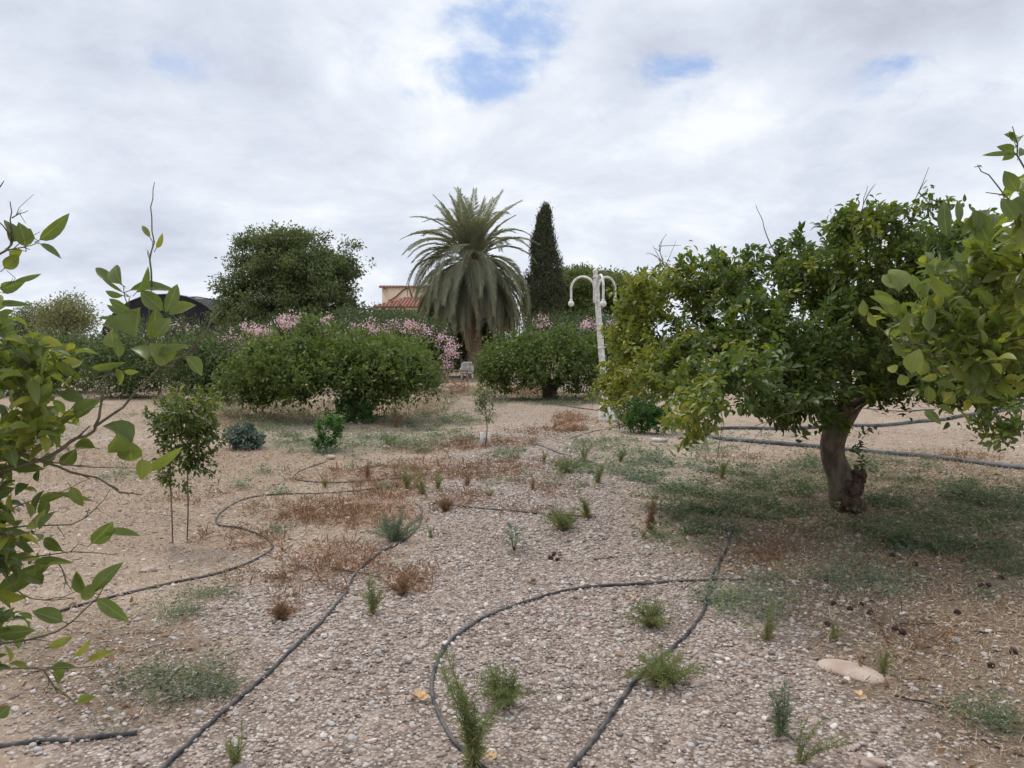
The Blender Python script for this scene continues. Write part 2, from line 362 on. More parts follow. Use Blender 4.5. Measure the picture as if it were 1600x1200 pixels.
xs = np.sinh(np.linspace(-7.6, 7.6, 460)); xs = xs/np.max(xs)*1500
ys = np.concatenate([-np.geomspace(1, 40, 24)[::-1]-.0+1, np.arange(.4, 9, .045), np.geomspace(9.05, 1800, 190)])
ys = np.unique(np.round(ys, 4)); xs = np.unique(np.round(np.concatenate([xs[np.abs(xs) > 5.2], np.arange(-5.2, 5.2, .05)]), 4))
GX, GY = np.meshgrid(xs, ys); GZ = gz(GX, GY)
near = (np.abs(GX) < 7) & (GY < 12)
GZ = GZ+np.where(near, R.normal(size=GZ.shape)*.0022, 0)
GV = np.stack([GX, GY, GZ], -1).reshape(-1, 3)
nx_, ny_ = len(xs), len(ys)
mb = MB(); i = (np.arange(ny_-1)*nx_)[:, None]; j = np.arange(nx_-1)[None]
mb.add(GV, [np.stack([i+j, i+j+1, i+nx_+j+1, i+nx_+j], -1).reshape(-1, 4)])
m, nt = mat('dry_ground'); g = N(nt)
pos = g.n('ShaderNodeNewGeometry').outputs['Position']
AT = lambda n: g.n('ShaderNodeAttribute', attribute_name=n).outputs['Fac']
n1 = g.noise(pos, 1.1, 6, .6); n2 = g.noise(pos, 7, 5, .65); n3 = g.noise(pos, 60, 4, .7); n4 = g.noise(pos, .35, 4, .6)
soil = g.mix(g.mr(n1, .35, .65), (.30, .225, .165), (.385, .30, .225))
soil = g.mix(g.mr(n2, .45, .7, 0, .6), soil, (.42, .35, .28))
soil = g.mix(g.mr(n4, .4, .62, 0, .55), soil, (.25, .175, .125))
vor = g.n('ShaderNodeTexVoronoi', {'Vector': pos, 'Scale': 64., 'Randomness': 1.}); vor2 = g.n('ShaderNodeTexVoronoi', {'Vector': pos, 'Scale': 21., 'Randomness': 1.})
sep = g.n('ShaderNodeSeparateColor', {0: vor.outputs['Color']}).outputs[0]; sep2 = g.n('ShaderNodeSeparateColor', {0: vor2.outputs['Color']}).outputs[1]
pc = g.ramp(sep, [(0, (.13, .105, .09)), (.3, (.26, .205, .17)), (.6, (.34, .275, .235)), (.85, (.44, .38, .33)), (1, (.55, .50, .45))])
pc = g.mix(g.mr(vor.outputs['Distance'], .35, .75, 0, .85), pc, (.13, .09, .07))
pc = g.mix(g.mr(sep2, .7, 1, 0, .5), pc, (.46, .36, .30))
ng = g.math('ADD', AT('gravel'), g.math('MULTIPLY', g.math('SUBTRACT', n2, .5), 1.3))
soilg = g.mix(g.mr(n3, .42, .66, 0, .6), soil, (.20, .14, .10))
soilg = g.mix(g.mr(sep, .82, .95, 0, .5), soilg, (.56, .46, .36))
col = g.mix(g.mr(ng, .25, .6, .12, .95), soilg, pc)
yy = g.n('ShaderNodeSeparateXYZ', {0: pos}).outputs[1]; n5 = g.noise(pos, .55, 7, .68); n6 = g.noise(pos, 2.3, 6, .7)
col = g.mix(g.math('MULTIPLY', g.mr(yy, 7, 13, 0, .75), g.mr(n6, .5, .68)), col, (.20, .19, .125))
col = g.mix(g.math('MULTIPLY', g.mr(yy, 6, 12, 0, .6), g.mr(n5, .52, .66)), col, (.28, .17, .115))
col = g.mix(g.mr(n6, .32, .44, .35, 0), col, (.44, .35, .265))
rd = g.math('ADD', AT('red'), g.math('MULTIPLY', g.math('SUBTRACT', n2, .5), 1.6))
col = g.mix(g.mr(rd, .2, .75, 0, .72), col, g.mix(g.mr(n3, .4, .6), (.17, .085, .055), (.30, .17, .11)))
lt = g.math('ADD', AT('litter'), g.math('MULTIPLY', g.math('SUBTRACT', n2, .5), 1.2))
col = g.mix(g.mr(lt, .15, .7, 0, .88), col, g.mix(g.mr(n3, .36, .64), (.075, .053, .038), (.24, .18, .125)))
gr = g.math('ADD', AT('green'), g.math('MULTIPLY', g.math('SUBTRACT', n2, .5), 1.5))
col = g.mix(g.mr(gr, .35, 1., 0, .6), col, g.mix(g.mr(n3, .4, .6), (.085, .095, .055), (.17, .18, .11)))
hgt = g.math('ADD', g.math('MULTIPLY', g.math('SUBTRACT', 1., vor.outputs['Distance']), AT('gravel')), g.math('MULTIPLY', n3, .9))
bp = g.n('ShaderNodeBump', {'Height': hgt, 'Strength': .8, 'Distance': .012}); bp2 = g.n('ShaderNodeBump', {'Height': n2, 'Strength': .5, 'Distance': .06, 'Normal': bp.outputs[0]})
p = g.n('ShaderNodeBsdfPrincipled', {'Base Color': col, 'Roughness': .93, 'Specular IOR Level': .15, 'Normal': bp2.outputs[0]})
o = g.n('ShaderNodeOutputMaterial'); nt.links.new(p.outputs[0], o.inputs[0])
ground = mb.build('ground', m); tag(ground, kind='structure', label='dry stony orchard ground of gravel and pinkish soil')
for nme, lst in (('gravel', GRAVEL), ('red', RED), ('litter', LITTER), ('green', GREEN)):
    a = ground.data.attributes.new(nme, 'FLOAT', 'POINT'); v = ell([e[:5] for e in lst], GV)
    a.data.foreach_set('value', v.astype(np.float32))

# loose gravel, instanced pebbles
npts = 400000
Y = np.sqrt(R.random(npts)*(15**2-2.1**2)+2.1**2); X = (R.random(npts)*2-1)*(Y*.667+1.0)
Y[-60000:] = np.sqrt(R.random(60000)*(30**2-13**2)+13**2); X[-60000:] = (R.random(60000)*2-1)*Y[-60000:]*.7
P = np.stack([X, Y, gz(X, Y)], -1); wg = ell(GRAVEL, P)*(1-.65*ell(LITTER, P))*(1-.45*ell(RED, P))
vn = sum(np.sin(X*a+b)*np.sin(Y*c_+d) for a, b, c_, d in ((2.1, 1, 1.7, 2), (4.3, 3, 3.7, .5), (7.7, 5, 6.9, 4), (13, 2, 11, 1)))/2.
keep = R.random(npts) < np.clip(wg*(1.0+.8*np.minimum(vn, 0.05))+.17+.09*vn, 0.03, 1)*np.clip(1.45-Y/11, .30, 1); P = P[keep]; X = X[keep]; Y = Y[keep]
me = bpy.data.meshes.new('gravel'); me.vertices.add(len(P)); P[:, 2] += .002; me.vertices.foreach_set('co', P.astype(np.float32).ravel())
sc = np.exp(R.normal(size=len(P))*.48)*(.0050+.00040*Y)*np.where(R.random(len(P)) < .03, 1.7, 1); sc = np.clip(sc, .0022, .0165+.0006*Y)
a = me.attributes.new('ps', 'FLOAT', 'POINT'); a.data.foreach_set('value', sc.astype(np.float32))
gravel = bpy.data.objects.new('gravel', me); C.objects.link(gravel); tag(gravel, 'loose pinkish grey gravel strewn over the orchard ground', 'gravel', kind='stuff')
m, nt = mat('pebble'); g = N(nt)
rn = g.n('ShaderNodeObjectInfo').outputs['Random']; at_ = g.n('ShaderNodeAttribute', attribute_name='prand').outputs['Fac']
at_ = g.n('ShaderNodeAttribute', attribute_name='prand', attribute_type='INSTANCER').outputs['Fac']
col = g.ramp(at_, [(0, (.12, .10, .09)), (.15, (.24, .19, .16)), (.38, (.38, .305, .26)), (.62, (.45, .37, .32)), (.82, (.41, .39, .38)), (.94, (.52, .46, .40)), (1, (.68, .63, .57))])
gp_ = g.n('ShaderNodeNewGeometry').outputs['Position']; nz = g.noise(gp_, 160, 3)
col = g.mix(g.mr(nz, .35, .7, 0, .4), col, (.24, .18, .15))
p = g.n('ShaderNodeBsdfPrincipled', {'Base Color': col, 'Roughness': .85, 'Specular IOR Level': .25}); o = g.n('ShaderNodeOutputMaterial'); nt.links.new(p.outputs[0], o.inputs[0]); pebm = m
tr = bpy.data.node_groups.new('pebbles', 'GeometryNodeTree')
tr.interface.new_socket('Geometry', in_out='INPUT', socket_type='NodeSocketGeometry'); tr.interface.new_socket('Geometry', in_out='OUTPUT', socket_type='NodeSocketGeometry')
g = N(tr); gi = g.n('NodeGroupInput'); go = g.n('NodeGroupOutput')
join = g.n('GeometryNodeGeometryToInstance')
for k in range(5):
    ico = g.n('GeometryNodeMeshIcoSphere', {'Radius': 1., 'Subdivisions': 2})
    ps = g.n('GeometryNodeInputPosition').outputs[0]
    off = g.n('ShaderNodeVectorMath', {0: ps, 1: (k*7.3, k*3.1, k*1.7)}, operation='ADD').outputs[0]
    nz = g.n('ShaderNodeTexNoise', {'Vector': off, 'Scale': .9, 'Detail': 2.}).outputs['Color']
    dd = g.n('ShaderNodeVectorMath', {0: nz, 1: (.5, .5, .5)}, operation='SUBTRACT').outputs[0]
    dd = g.n('ShaderNodeVectorMath', {0: dd, 'Scale': 1.7}, operation='SCALE').outputs[0]
    sp = g.n('GeometryNodeSetPosition', {0: ico.outputs[0], 'Offset': dd})
    tf = g.n('GeometryNodeTransform', {0: sp.outputs[0], 'Scale': (1.25-.08*k, .8+.06*k, .52+.06*(k % 3))})
    sm = g.n('GeometryNodeSetShadeSmooth', {0: tf.outputs[0]})
    mt = g.n('GeometryNodeSetMaterial', {0: sm.outputs[0], 'Material': pebm}); tr.links.new(mt.outputs[0], join.inputs[0])
rot = g.n('FunctionNodeRandomValue', data_type='FLOAT_VECTOR'); rot.inputs[0].default_value = (-.35, -.35, 0); rot.inputs[1].default_value = (.35, .35, 6.28)
idx = g.n('FunctionNodeRandomValue', data_type='INT'); idx.inputs[4].default_value = 0; idx.inputs[5].default_value = 4
na = g.n('GeometryNodeInputNamedAttribute', {'Name': 'ps'}, data_type='FLOAT')
ip = g.n('GeometryNodeInstanceOnPoints', {'Points': gi.outputs[0], 'Instance': join.outputs[0], 'Pick Instance': True, 'Instance Index': idx.outputs[2], 'Rotation': rot.outputs[0], 'Scale': na.outputs[0]})
rv = g.n('FunctionNodeRandomValue', data_type='FLOAT', ins={'Seed': 5})
sa = g.n('GeometryNodeStoreNamedAttribute', {0: ip.outputs[0], 'Name': 'prand', 'Value': rv.outputs[1]}, data_type='FLOAT', domain='INSTANCE')
tr.links.new(sa.outputs[0], go.inputs[0])
md = gravel.modifiers.new('pebbles', 'NODES'); md.node_group = tr

# creeping cover, straw and fallen leaves
mbc = [MB(), MB(), MB()]
for e in GREEN:
    cx, cy, rx, ry, st, hue = e; Yc = gp(cx, cy)[1]; area = math.pi*rx*ry
    n = int(area*min(Yc, 18)**2/777*st*(7.5 if hue == 0 else 4.8)*(3.4 if Yc < 5.5 else .62 if Yc < 13 else 1)); per = 40; nc = max(3, n//per)
    a = R.random(nc)*6.28; r = R.random(nc)**.6*1.12; P = gpv(cx+np.cos(a)*r*rx, cy+np.sin(a)*r*ry)
    P = P[(np.sin(P[:, 0]*3.1+1)*np.sin(P[:, 1]*2.3+P[:, 0])+.6*np.sin(P[:, 0]*7.7)*np.sin(P[:, 1]*6.1)+R.normal(size=nc)*.35) > -.12]; nc = len(P); big = (.72 if Yc < 6 else 1.)+max(0, Yc-9)*.05; o = R.normal(size=(nc, per, 3))*np.array([.06, .06, .0])*big
    Q = (P[:, None]+o).reshape(-1, 3); m = len(Q); hh = np.abs(R.normal(size=m))*.045*big*np.repeat(.3+1.8*R.random(nc)**1.5, per); Q[:, 2] = gz(Q[:, 0], Q[:, 1])+.004+hh*(1.7 if Yc < 6 else 1)
    Ax = R.normal(size=(m, 3))*np.array([1, 1, .35])+np.array([0, 0, .3]); Nn = nrm(np.array([0, 0, 1.])+R.normal(size=(m, 3))*.45)
    l = (.017+.018*R.random(m))*big*(1.55 if 5.5 < Yc < 13 else 1)
    tt = {0: .25, 1: .42, 2: .62}[hue]+np.repeat(R.normal(size=nc)*.30, per)+R.normal(size=m)*.16; tt = np.where(R.random(m) < .04, 1, tt)
    add_leaves(mbc[0 if hue == 0 else 1], Q, Ax, Nn, l, l*.45, np.clip(tt, 0, 1), 'low', curl=.2)
tag(mbc[0].build('ground_cover', M['cover']), 'dark grey-green creeping weeds matted over the ground under the trees', 'ground cover', kind='stuff')
tag(mbc[1].build('ground_cover', M['silver']), 'paler silvery creeping weeds in patches between gravel and shade', 'ground cover', kind='stuff')
mb = MB()
def field(n, lst, base, ymax=11, ymin=2.1):
    Yy = np.sqrt(R.random(n)*(ymax**2-ymin**2)+ymin**2); Xx = (R.random(n)*2-1)*(Yy*.667+.8); P = np.stack([Xx, Yy, gz(Xx, Yy)], -1)
    return P[R.random(n) < np.clip(ell(lst, P)+base, 0, 1)]
P = field(170000, LITTER+[(200, 850, 330, 110, .7), (300, 760, 330, 90, .9), (150, 700, 200, 50, .8), (420, 800, 200, 60, .8), (560, 860, 220, 100, .5), (120, 1000, 200, 120, .8)], .05, 12); n = len(P)
P2 = field(60000, LITTER[1:], .0, 12); P = np.vstack([P, P2]); Pf = field(70000, [(0, 0, 1, 1, 0)], .55, 30, 10); P = np.vstack([P, Pf]); n = len(P); P[:, 2] += .003+np.abs(R.normal(size=n))*.007; a = R.random(n)*6.28
l = (.015+.05*R.random(n)**2)*np.maximum(1, P[:, 1]/9)
add_leaves(mb, P, np.stack([np.cos(a), np.sin(a), R.normal(size=n)*.25], -1), nrm(np.array([0, 0, 1.])+R.normal(size=(n, 3))*.3), l, .0032+.002*R.random(n)+.0003*P[:, 1], np.clip(R.normal(size=n)*.25+.5, 0, 1), 'mid', curl=R.normal(size=n)*.5, fold=.1)
tag(mb.build('straw_litter', M['straw']), 'thin dry straw and stalk bits scattered over the ground', 'straw', kind='stuff')
mb = MB(); P = field(9000, LITTER, .015, 12); n = len(P); P[:, 2] += .006+.008*R.random(n); a = R.random(n)*6.28; l = .03+.035*R.random(n)
add_leaves(mb, P, np.stack([np.cos(a), np.sin(a), R.normal(size=n)*.25], -1), nrm(np.array([0, 0, 1.])+R.normal(size=(n, 3))*.35), l, l*.45, np.clip(R.normal(size=n)*.28+.4, 0, 1), 'mid', curl=R.normal(size=n)*.35, fold=.4)
tag(mb.build('leaf_litter', M['dry']), 'brown fallen leaves littering the shade below the large citrus tree', 'fallen leaves', kind='stuff')
# dry reddish weeds
mb = MB()
for e in RED:
    cx, cy, rx, ry, st = e; Yc = gp(cx, cy)[1]; nc = int(math.pi*rx*ry*Yc**2/777*st*.38)+4
    a = R.random(nc)*6.28; r = R.random(nc)**.6*1.1; P = gpv(cx+np.cos(a)*r*rx, cy+np.sin(a)*r*ry)
    per = 9; Q = np.repeat(P, per, 0)+R.normal(size=(nc*per, 3))*np.array([.025, .025, 0]); m = len(Q)
    Ax = nrm(R.normal(size=(m, 3))*np.array([.7, .7, .3])+np.array([0, 0, .5])); l = .03+.05*R.random(m); s = R.random(m)*.5; tall = R.random(m) < .022; Ax[tall] = nrm(Ax[tall]*.25+np.array([0, 0, 1.])); l = np.where(tall, l+.03+.06*R.random(m), l)
    Q = Q+Ax*(s*l)[:, None]
    add_leaves(mb, Q, Ax, R.normal(size=(m, 3)), l, .004+.0005*Yc, np.clip(.28+np.repeat(R.normal(size=nc)*.2, per)+R.normal(size=m)*.12, 0, 1), 'low')
tag(mb.build('dry_weeds', M['dry']), 'low reddish brown dried weeds in patches on the gravel', 'dry weeds', kind='stuff')
#PART2
# ================================================================ CITRUS TREES
def citrus(name, label, cat, base, limbs, blobs, ntips, per, L=.075, kind='low', lmat='citrus_far', bark='bark', rtip=.0022, rmax=.16, group=None, tint0=.4, tfun=None, extra=0, span=.3, step=.16, flare=1.0, wlimit=None, expo=2.4, jitter=0., fat=None):
    b = gp(*base) if len(base) == 2 else np.array(base, float)
    t = thing(name, b, label, cat, group)
    Ls = [[b-np.array([0, 0, .06]) if p is None else (at(*p) if len(p) == 3 else np.array(p[1:])) for p in L_] for L_ in limbs]
    att = blob_pts(blobs, ntips); A, par, tips = grow(Ls, att, step)
    w = MB(); wood(w, A, par, rtip, expo, rmax, 6, wlimit, .06); w.build('trunk', M[bark], t)
    for pp, ra, rb in (fat or []):
        q = MB(); sp = spline([at(*v) for v in pp], .05); tube(q, sp, np.linspace(ra, rb, len(sp))*(1+.06*R.normal(size=len(sp))), 14, lump=.04); q.build('limb', M['bark_dark'], t)
    c = MB(); twig_leaves(c, A, par, tips, per, L, L*.52, kind, span=span, tint0=tint0, tfun=tfun, jitter=jitter)
    if extra: cloud_leaves(c, blob_pts(blobs, extra, bias=2.4), 14, .12, L, L*.5, tint0-.05, kind='low')
    c.build('crown', M[lmat], t); return t

# --- large citrus tree at the right
def yel(P):
    px, py, w = proj(P); return .38*np.exp(-((px-960)/60)**2)+.25*np.exp(-((px-1050)/70)**2)+.10*np.exp(-((py-320)/40)**2)
Bm = [(966, 580, 7.8, 34, 50, .5), (1010, 560, 7.6, 44, 44, .5), (988, 482, 7.9, 28, 40, .5), (1035, 438, 7.5, 52, 26, .7), (1105, 430, 7.1, 60, 40, .8), (1180, 425, 7, 60, 42, .9), (1000, 500, 7.8, 36, 50, .6), (1015, 445, 7.7, 40, 24, .5), (1035, 575, 7.0, 44, 36, .6), (985, 535, 7.8, 34, 40, .5), (1065, 480, 7.4, 40, 30, .6), (1085, 660, 5.1, 40, 26, .35), (955, 610, 7.6, 24, 34, .4),
      (1150, 500, 6.6, 55, 60, .9), (1105, 585, 5.6, 55, 40, .5), (1085, 645, 5, 46, 34, .4), (1060, 610, 5.8, 40, 40, .4), (1020, 590, 6.8, 40, 36, .5), (1075, 530, 6.8, 60, 30, .7), (1170, 580, 5.4, 60, 42, .7), (1230, 500, 6.6, 70, 90, 1.2), (1290, 400, 6.4, 70, 62, .9),
      (1335, 335, 6, 30, 24, .4), (1350, 350, 6, 50, 30, .5), (1415, 352, 6, 50, 34, .5), (1425, 325, 6, 20, 16, .3), (1360, 430, 6.6, 90, 80, 1.2), (1440, 450, 6.6, 90, 90, 1.3), (1530, 430, 6.8, 90, 90, 1.3), (1500, 370, 6.4, 60, 40, .8), (1560, 530, 6.5, 90, 70, 1.2),
      (1380, 545, 6.2, 110, 40, 1.1), (1290, 600, 6.0, 50, 40, .5), (1258, 655, 6.2, 50, 36, .45), (1300, 640, 6.6, 30, 34, .3), (1350, 610, 6.3, 40, 26, .4), (1250, 625, 5.6, 50, 26, .35), (1190, 620, 6.2, 50, 30, .5), (1430, 610, 6.4, 60, 24, .5), (1330, 520, 8.3, 130, 70, 1.0), (1480, 610, 5.2, 60, 24, .4), (1570, 630, 5.0, 50, 46, .5), (1545, 672, 4.8, 30, 26, .3), (1620, 470, 6.2, 70, 100, 1.2), (1660, 600, 5.6, 60, 60, .8),
      (1210, 560, 8.3, 80, 50, .8), (1480, 520, 8.3, 120, 70, .9)]
Lm = [[None, (1312, 770, 7.4), (1300, 730, 7.4), (1302, 690, 7.35), (1318, 655, 7.3)],
      [(1318, 655, 7.3), (1330, 620, 7.25), (1362, 590, 7.2), (1420, 578, 7.0), (1490, 565, 6.8), (1560, 540, 6.6), (1640, 520, 6.4)],
      [(1302, 690, 7.35), (1285, 630, 7.3), (1245, 590, 7.3), (1180, 565, 7.3), (1120, 548, 7.4), (1060, 560, 7.7), (1000, 590, 7.9), (970, 600, 8)],
      [(1318, 655, 7.3), (1320, 590, 7.3), (1310, 520, 7.2), (1290, 450, 7.0), (1300, 400, 6.8)],
      [(1362, 590, 7.2), (1400, 540, 7.3), (1430, 460, 7.1), (1420, 390, 6.6)],
      [(1180, 565, 7.3), (1150, 520, 7.2), (1120, 470, 7.3), (1110, 430, 7.2)],
      [(1285, 630, 7.3), (1240, 600, 6.7), (1180, 590, 6.1), (1120, 600, 5.6)],
      [(1318, 655, 7.3), (1370, 620, 6.8), (1440, 600, 6.2), (1520, 600, 5.6)],
      [(1320, 590, 7.3), (1340, 560, 8.0), (1360, 520, 8.6)], [(1060, 560, 7.7), (1010, 540, 7.8), (970, 510, 7.9)]]
FAT = [([(1342, 617, 7.25), (1366, 596, 7.2), (1420, 584, 7.0), (1490, 572, 6.8), (1560, 545, 6.6), (1640, 520, 6.4)], .112, .04), ([(1306, 672, 7.33), (1286, 630, 7.3), (1245, 592, 7.3), (1180, 567, 7.3), (1120, 552, 7.4), (1060, 562, 7.7), (1000, 590, 7.9)], .095, .025), ([(1318, 650, 7.3), (1322, 590, 7.3), (1312, 520, 7.2), (1290, 450, 7.0)], .07, .02), ([(1362, 598, 7.2), (1400, 540, 7.3), (1430, 460, 7.1), (1422, 395, 6.6)], .06, .015), ([(1285, 630, 7.3), (1240, 604, 6.7), (1180, 592, 6.1), (1120, 602, 5.6)], .05, .015), ([(1325, 635, 7.3), (1370, 618, 6.8), (1440, 600, 6.2), (1520, 600, 5.6)], .05, .015)]
big = citrus('citrus_tree', 'large spreading citrus tree with a short bent trunk right of the gravel path', 'tree', (1316, 797), Lm, Bm, 2850, 20, L=.068, kind='mid', lmat='citrus', rmax=.15, rtip=.0018, tint0=.40, tfun=yel, span=.30, expo=2.15, fat=FAT)
base = np.array(big.location)
mb = MB(); a1 = at(1312, 800, 7.4); sp = spline([base+[.02, 0, -.08], base+[0, 0, .14], at(1313, 745, 7.4), at(1302, 715, 7.4), at(1302, 685, 7.35), at(1318, 650, 7.3), at(1340, 618, 7.25), at(1374, 594, 7.2)], .035)
tube(mb, sp, np.interp(np.linspace(0, 1, len(sp)), [0, .08, .25, .42, .6, .8, 1], [.15, .125, .125, .110, .115, .105, .09]), 20, lump=.035); mb.build('lower_trunk', M['bark'], big)
mb = MB(); rock(mb, at(1331, 762, 7.3), (.10, .10, .14), 5, 0, 26, .32); rock(mb, at(1327, 787, 7.3), (.10, .10, .12), 9, .5, 24, .3); rock(mb, at(1343, 744, 7.32), (.055, .06, .05), 3, .5, 20, .4); mb.build('burl', M['rot'], big)
def bare(parent, pts, r, name='bare_twig', m='twig', side=0, sl=1.):
    mb = MB(); sp = spline(pts, .04); n = len(sp); sp = sp+R.normal(size=sp.shape)*r*.5; tube(mb, sp, np.linspace(r, r*.35, n), 5)
    for _ in range(side):
        k = R.integers(n//4, n-2); d = nrm(sp[k+1]-sp[k])+R.normal(size=3)*.5; l = (.06+.12*R.random())*sl
        tube(mb, [sp[k], sp[k]+d*l*.5, sp[k]+d*l+R.normal(size=3)*.01], [r*.6, r*.45, r*.3], 4)
    return mb.build(name, M[m], parent)
bare(big, [at(1045, 440, 7.4), at(1037, 410, 7.4), at(1030, 385, 7.4), at(1042, 366, 7.4)], .006, side=6)
bare(big, [at(1040, 425, 7.4), at(1025, 400, 7.4), at(1010, 396, 7.4)], .005, side=2)
bare(big, [at(1218, 405, 6.6), at(1198, 368, 6.6), at(1191, 345, 6.6), at(1180, 320, 6.6)], .006)
bare(big, [at(1360, 375, 5.8), at(1410, 345, 5.8), at(1435, 300, 5.8), at(1448, 280, 5.8)], .006, side=3)
bare(big, [at(1436, 300, 5.8), at(1455, 320, 5.8), at(1470, 335, 5.8)], .005, side=2)
bare(big, [at(1345, 350, 5.9), at(1350, 310, 5.9), at(1356, 290, 5.9)], .005, side=3)
bare(big, [at(960, 560, 7.7), at(930, 600, 7.8), at(925, 640, 7.8)], .004, side=2)
bare(big, [at(1250, 640, 5.4), at(1200, 660, 5.2), at(1170, 700, 5.2)], .004, side=3)
for (a, b, Y) in (((1100, 650), (1098, 700), 4.9), ((1235, 560), (1233, 650), 6), ((1555, 640), (1562, 720), 4.8), ((1590, 640), (1575, 700), 4.8), ((1125, 640), (1128, 690), 5)):
    bare(big, [at(*a, Y), at((a[0]+b[0])/2+4, (a[1]+b[1])/2, Y), at(*b, Y)], .003, side=3)

# --- near tree leaning in from the right
Bn = [(1470, 505, 2.7, 60, 55, .28), (1520, 400, 2.7, 60, 44, .3), (1450, 425, 2.9, 30, 35, .2), (1430, 490, 2.6, 40, 30, .2), (1570, 420, 2.4, 60, 60, .3), (1580, 500, 2.5, 60, 60, .35), (1520, 540, 2.5, 60, 34, .3), (1590, 350, 2.3, 40, 36, .2),
      (1610, 580, 2.3, 60, 40, .3), (1680, 450, 2.5, 80, 140, .4), (1510, 470, 3.0, 70, 60, .3), (1760, 420, 2.8, 120, 160, .7), (1600, 460, 3.1, 60, 80, .3)]
nb = np.array([3.15, 2.95, 0.]); nb[2] = gz(*nb[:2])
Ln = [[None, ('w', 3.12, 2.95, .6), ('w', 3.0, 2.93, 1.0)], [('w', 3.0, 2.93, 1.0), at(1760, 610, 2.8), (1680, 590, 2.7), (1600, 560, 2.6), (1520, 555, 2.55), (1455, 553, 2.5), (1400, 530, 2.5), (1368, 508, 2.5)],
      [('w', 3.0, 2.93, 1.0), (1740, 500, 2.8), (1660, 440, 2.6), (1600, 420, 2.5), (1540, 440, 2.6), (1500, 445, 2.7)], [(1740, 500, 2.8), (1700, 380, 2.6), (1640, 340, 2.4), (1600, 330, 2.3)],
      [(1500, 556, 2.55), (1512, 515, 2.6), (1522, 485, 2.65), (1545, 455, 2.6)], [('w', 3.0, 2.93, 1.0), (1800, 400, 2.9), (1800, 260, 2.9)]]
Ln = [[(('w', *q) if isinstance(q, np.ndarray) else q) for q in L_] for L_ in Ln]
ntr = citrus('citrus_tree', 'yellow-green citrus tree leaning in at the right edge close to the viewer', 'tree', tuple(nb), Ln, Bn, 260, 11, L=.068, kind='hi', lmat='citrus_near', rmax=.09, rtip=.0018, tint0=.48, span=.20, step=.07, expo=2.3)
def twigleaf(parent, pts, r, leaves, Y, lm='citrus_near', bark='twig', side=2):
    bare(parent, [at(*p, Y) for p in pts], r, 'branch', bark, side, .25)
    if leaves: manual(parent, leaves, Y, lm)
def manual(parent, lv, Y, lm='citrus_near', name='foliage'):
    mb = MB()
    for (bx, by, tx, ty, wp, tint) in lv:
        y0 = Y+R.normal()*.03; a = at(bx, by, y0); b = at(tx, ty, y0+R.normal()*.018); ax = b-a; l = np.linalg.norm(ax)*1.06
        ca = math.radians(R.normal()*26); view = nrm(np.array([0, 0, H])-a); up = nrm(np.cross(ax, view)); nn = view*math.cos(ca)+up*math.sin(ca)
        if nn[2] < 0: nn = nn*1. if R.random() < .6 else nn
        W = wp*y0/F*1.08/max(.5, math.cos(ca)); add_leaves(mb, a[None], ax[None], nn[None], l, W, np.clip(tint+R.normal()*.05, 0, 1), 'hi', curl=.12+.32*R.random(), fold=.35+.55*R.random(), wav=.09)
        p0 = a-nrm(ax)*.012; tube(mb, [p0, a, a+nrm(ax)*l*.1], [.0011, .0011, .0008], 4, tint=.6)
    return mb.build(name, M[lm], parent)
twigleaf(ntr, [(1640, 320), (1600, 262), (1588, 225), (1582, 197)], .0035, [(1583, 240, 1562, 228, 16, .3), (1583, 240, 1540, 240, 8, .3), (1585, 222, 1578, 205, 8, .4), (1584, 232, 1570, 250, 14, .5), (1590, 225, 1597, 210, 9, .3), (1586, 212, 1573, 210, 10, .3), (1592, 245, 1600, 228, 12, .4)], 2.1)
twigleaf(ntr, [(1660, 420), (1600, 340), (1570, 305), (1545, 275), (1528, 258)], .0035, [(1528, 260, 1540, 258, 4, .2), (1590, 300, 1570, 268, 22, .5), (1600, 300, 1592, 285, 16, .5), (1588, 345, 1568, 308, 24, .45), (1600, 335, 1610, 300, 26, .5)], 2.1)
manual(ntr, [(1500, 372, 1555, 306, 20, .3), (1525, 362, 1527, 332, 16, .5), (1545, 380, 1522, 328, 34, .4), (1480, 372, 1470, 312, 20, .3), (1498, 350, 1500, 308, 12, .3), (1404, 458, 1398, 413, 34, .62), (1400, 452, 1380, 427, 22, .7), (1402, 474, 1362, 464, 12, .6), (1398, 492, 1368, 452, 22, .62), (1402, 490, 1384, 468, 24, .55),
             (1352, 495, 1346, 471, 14, .66), (1370, 512, 1356, 488, 12, .95), (1388, 526, 1387, 508, 9, .75), (1498, 456, 1446, 440, 20, .7), (1486, 464, 1450, 442, 14, .66), (1467, 484, 1470, 456, 16, .85), (1452, 520, 1455, 480, 20, .6), (1425, 585, 1432, 545, 28, .72), (1438, 588, 1442, 560, 20, .7), (1415, 602, 1407, 586, 18, .66), (1400, 582, 1388, 572, 16, .85),
             (1518, 596, 1482, 573, 18, .6), (1465, 588, 1445, 592, 12, .66), (1500, 580, 1560, 548, 15, .55), (1530, 600, 1545, 590, 12, .6), (1425, 524, 1412, 490, 16, .6)], 2.45)

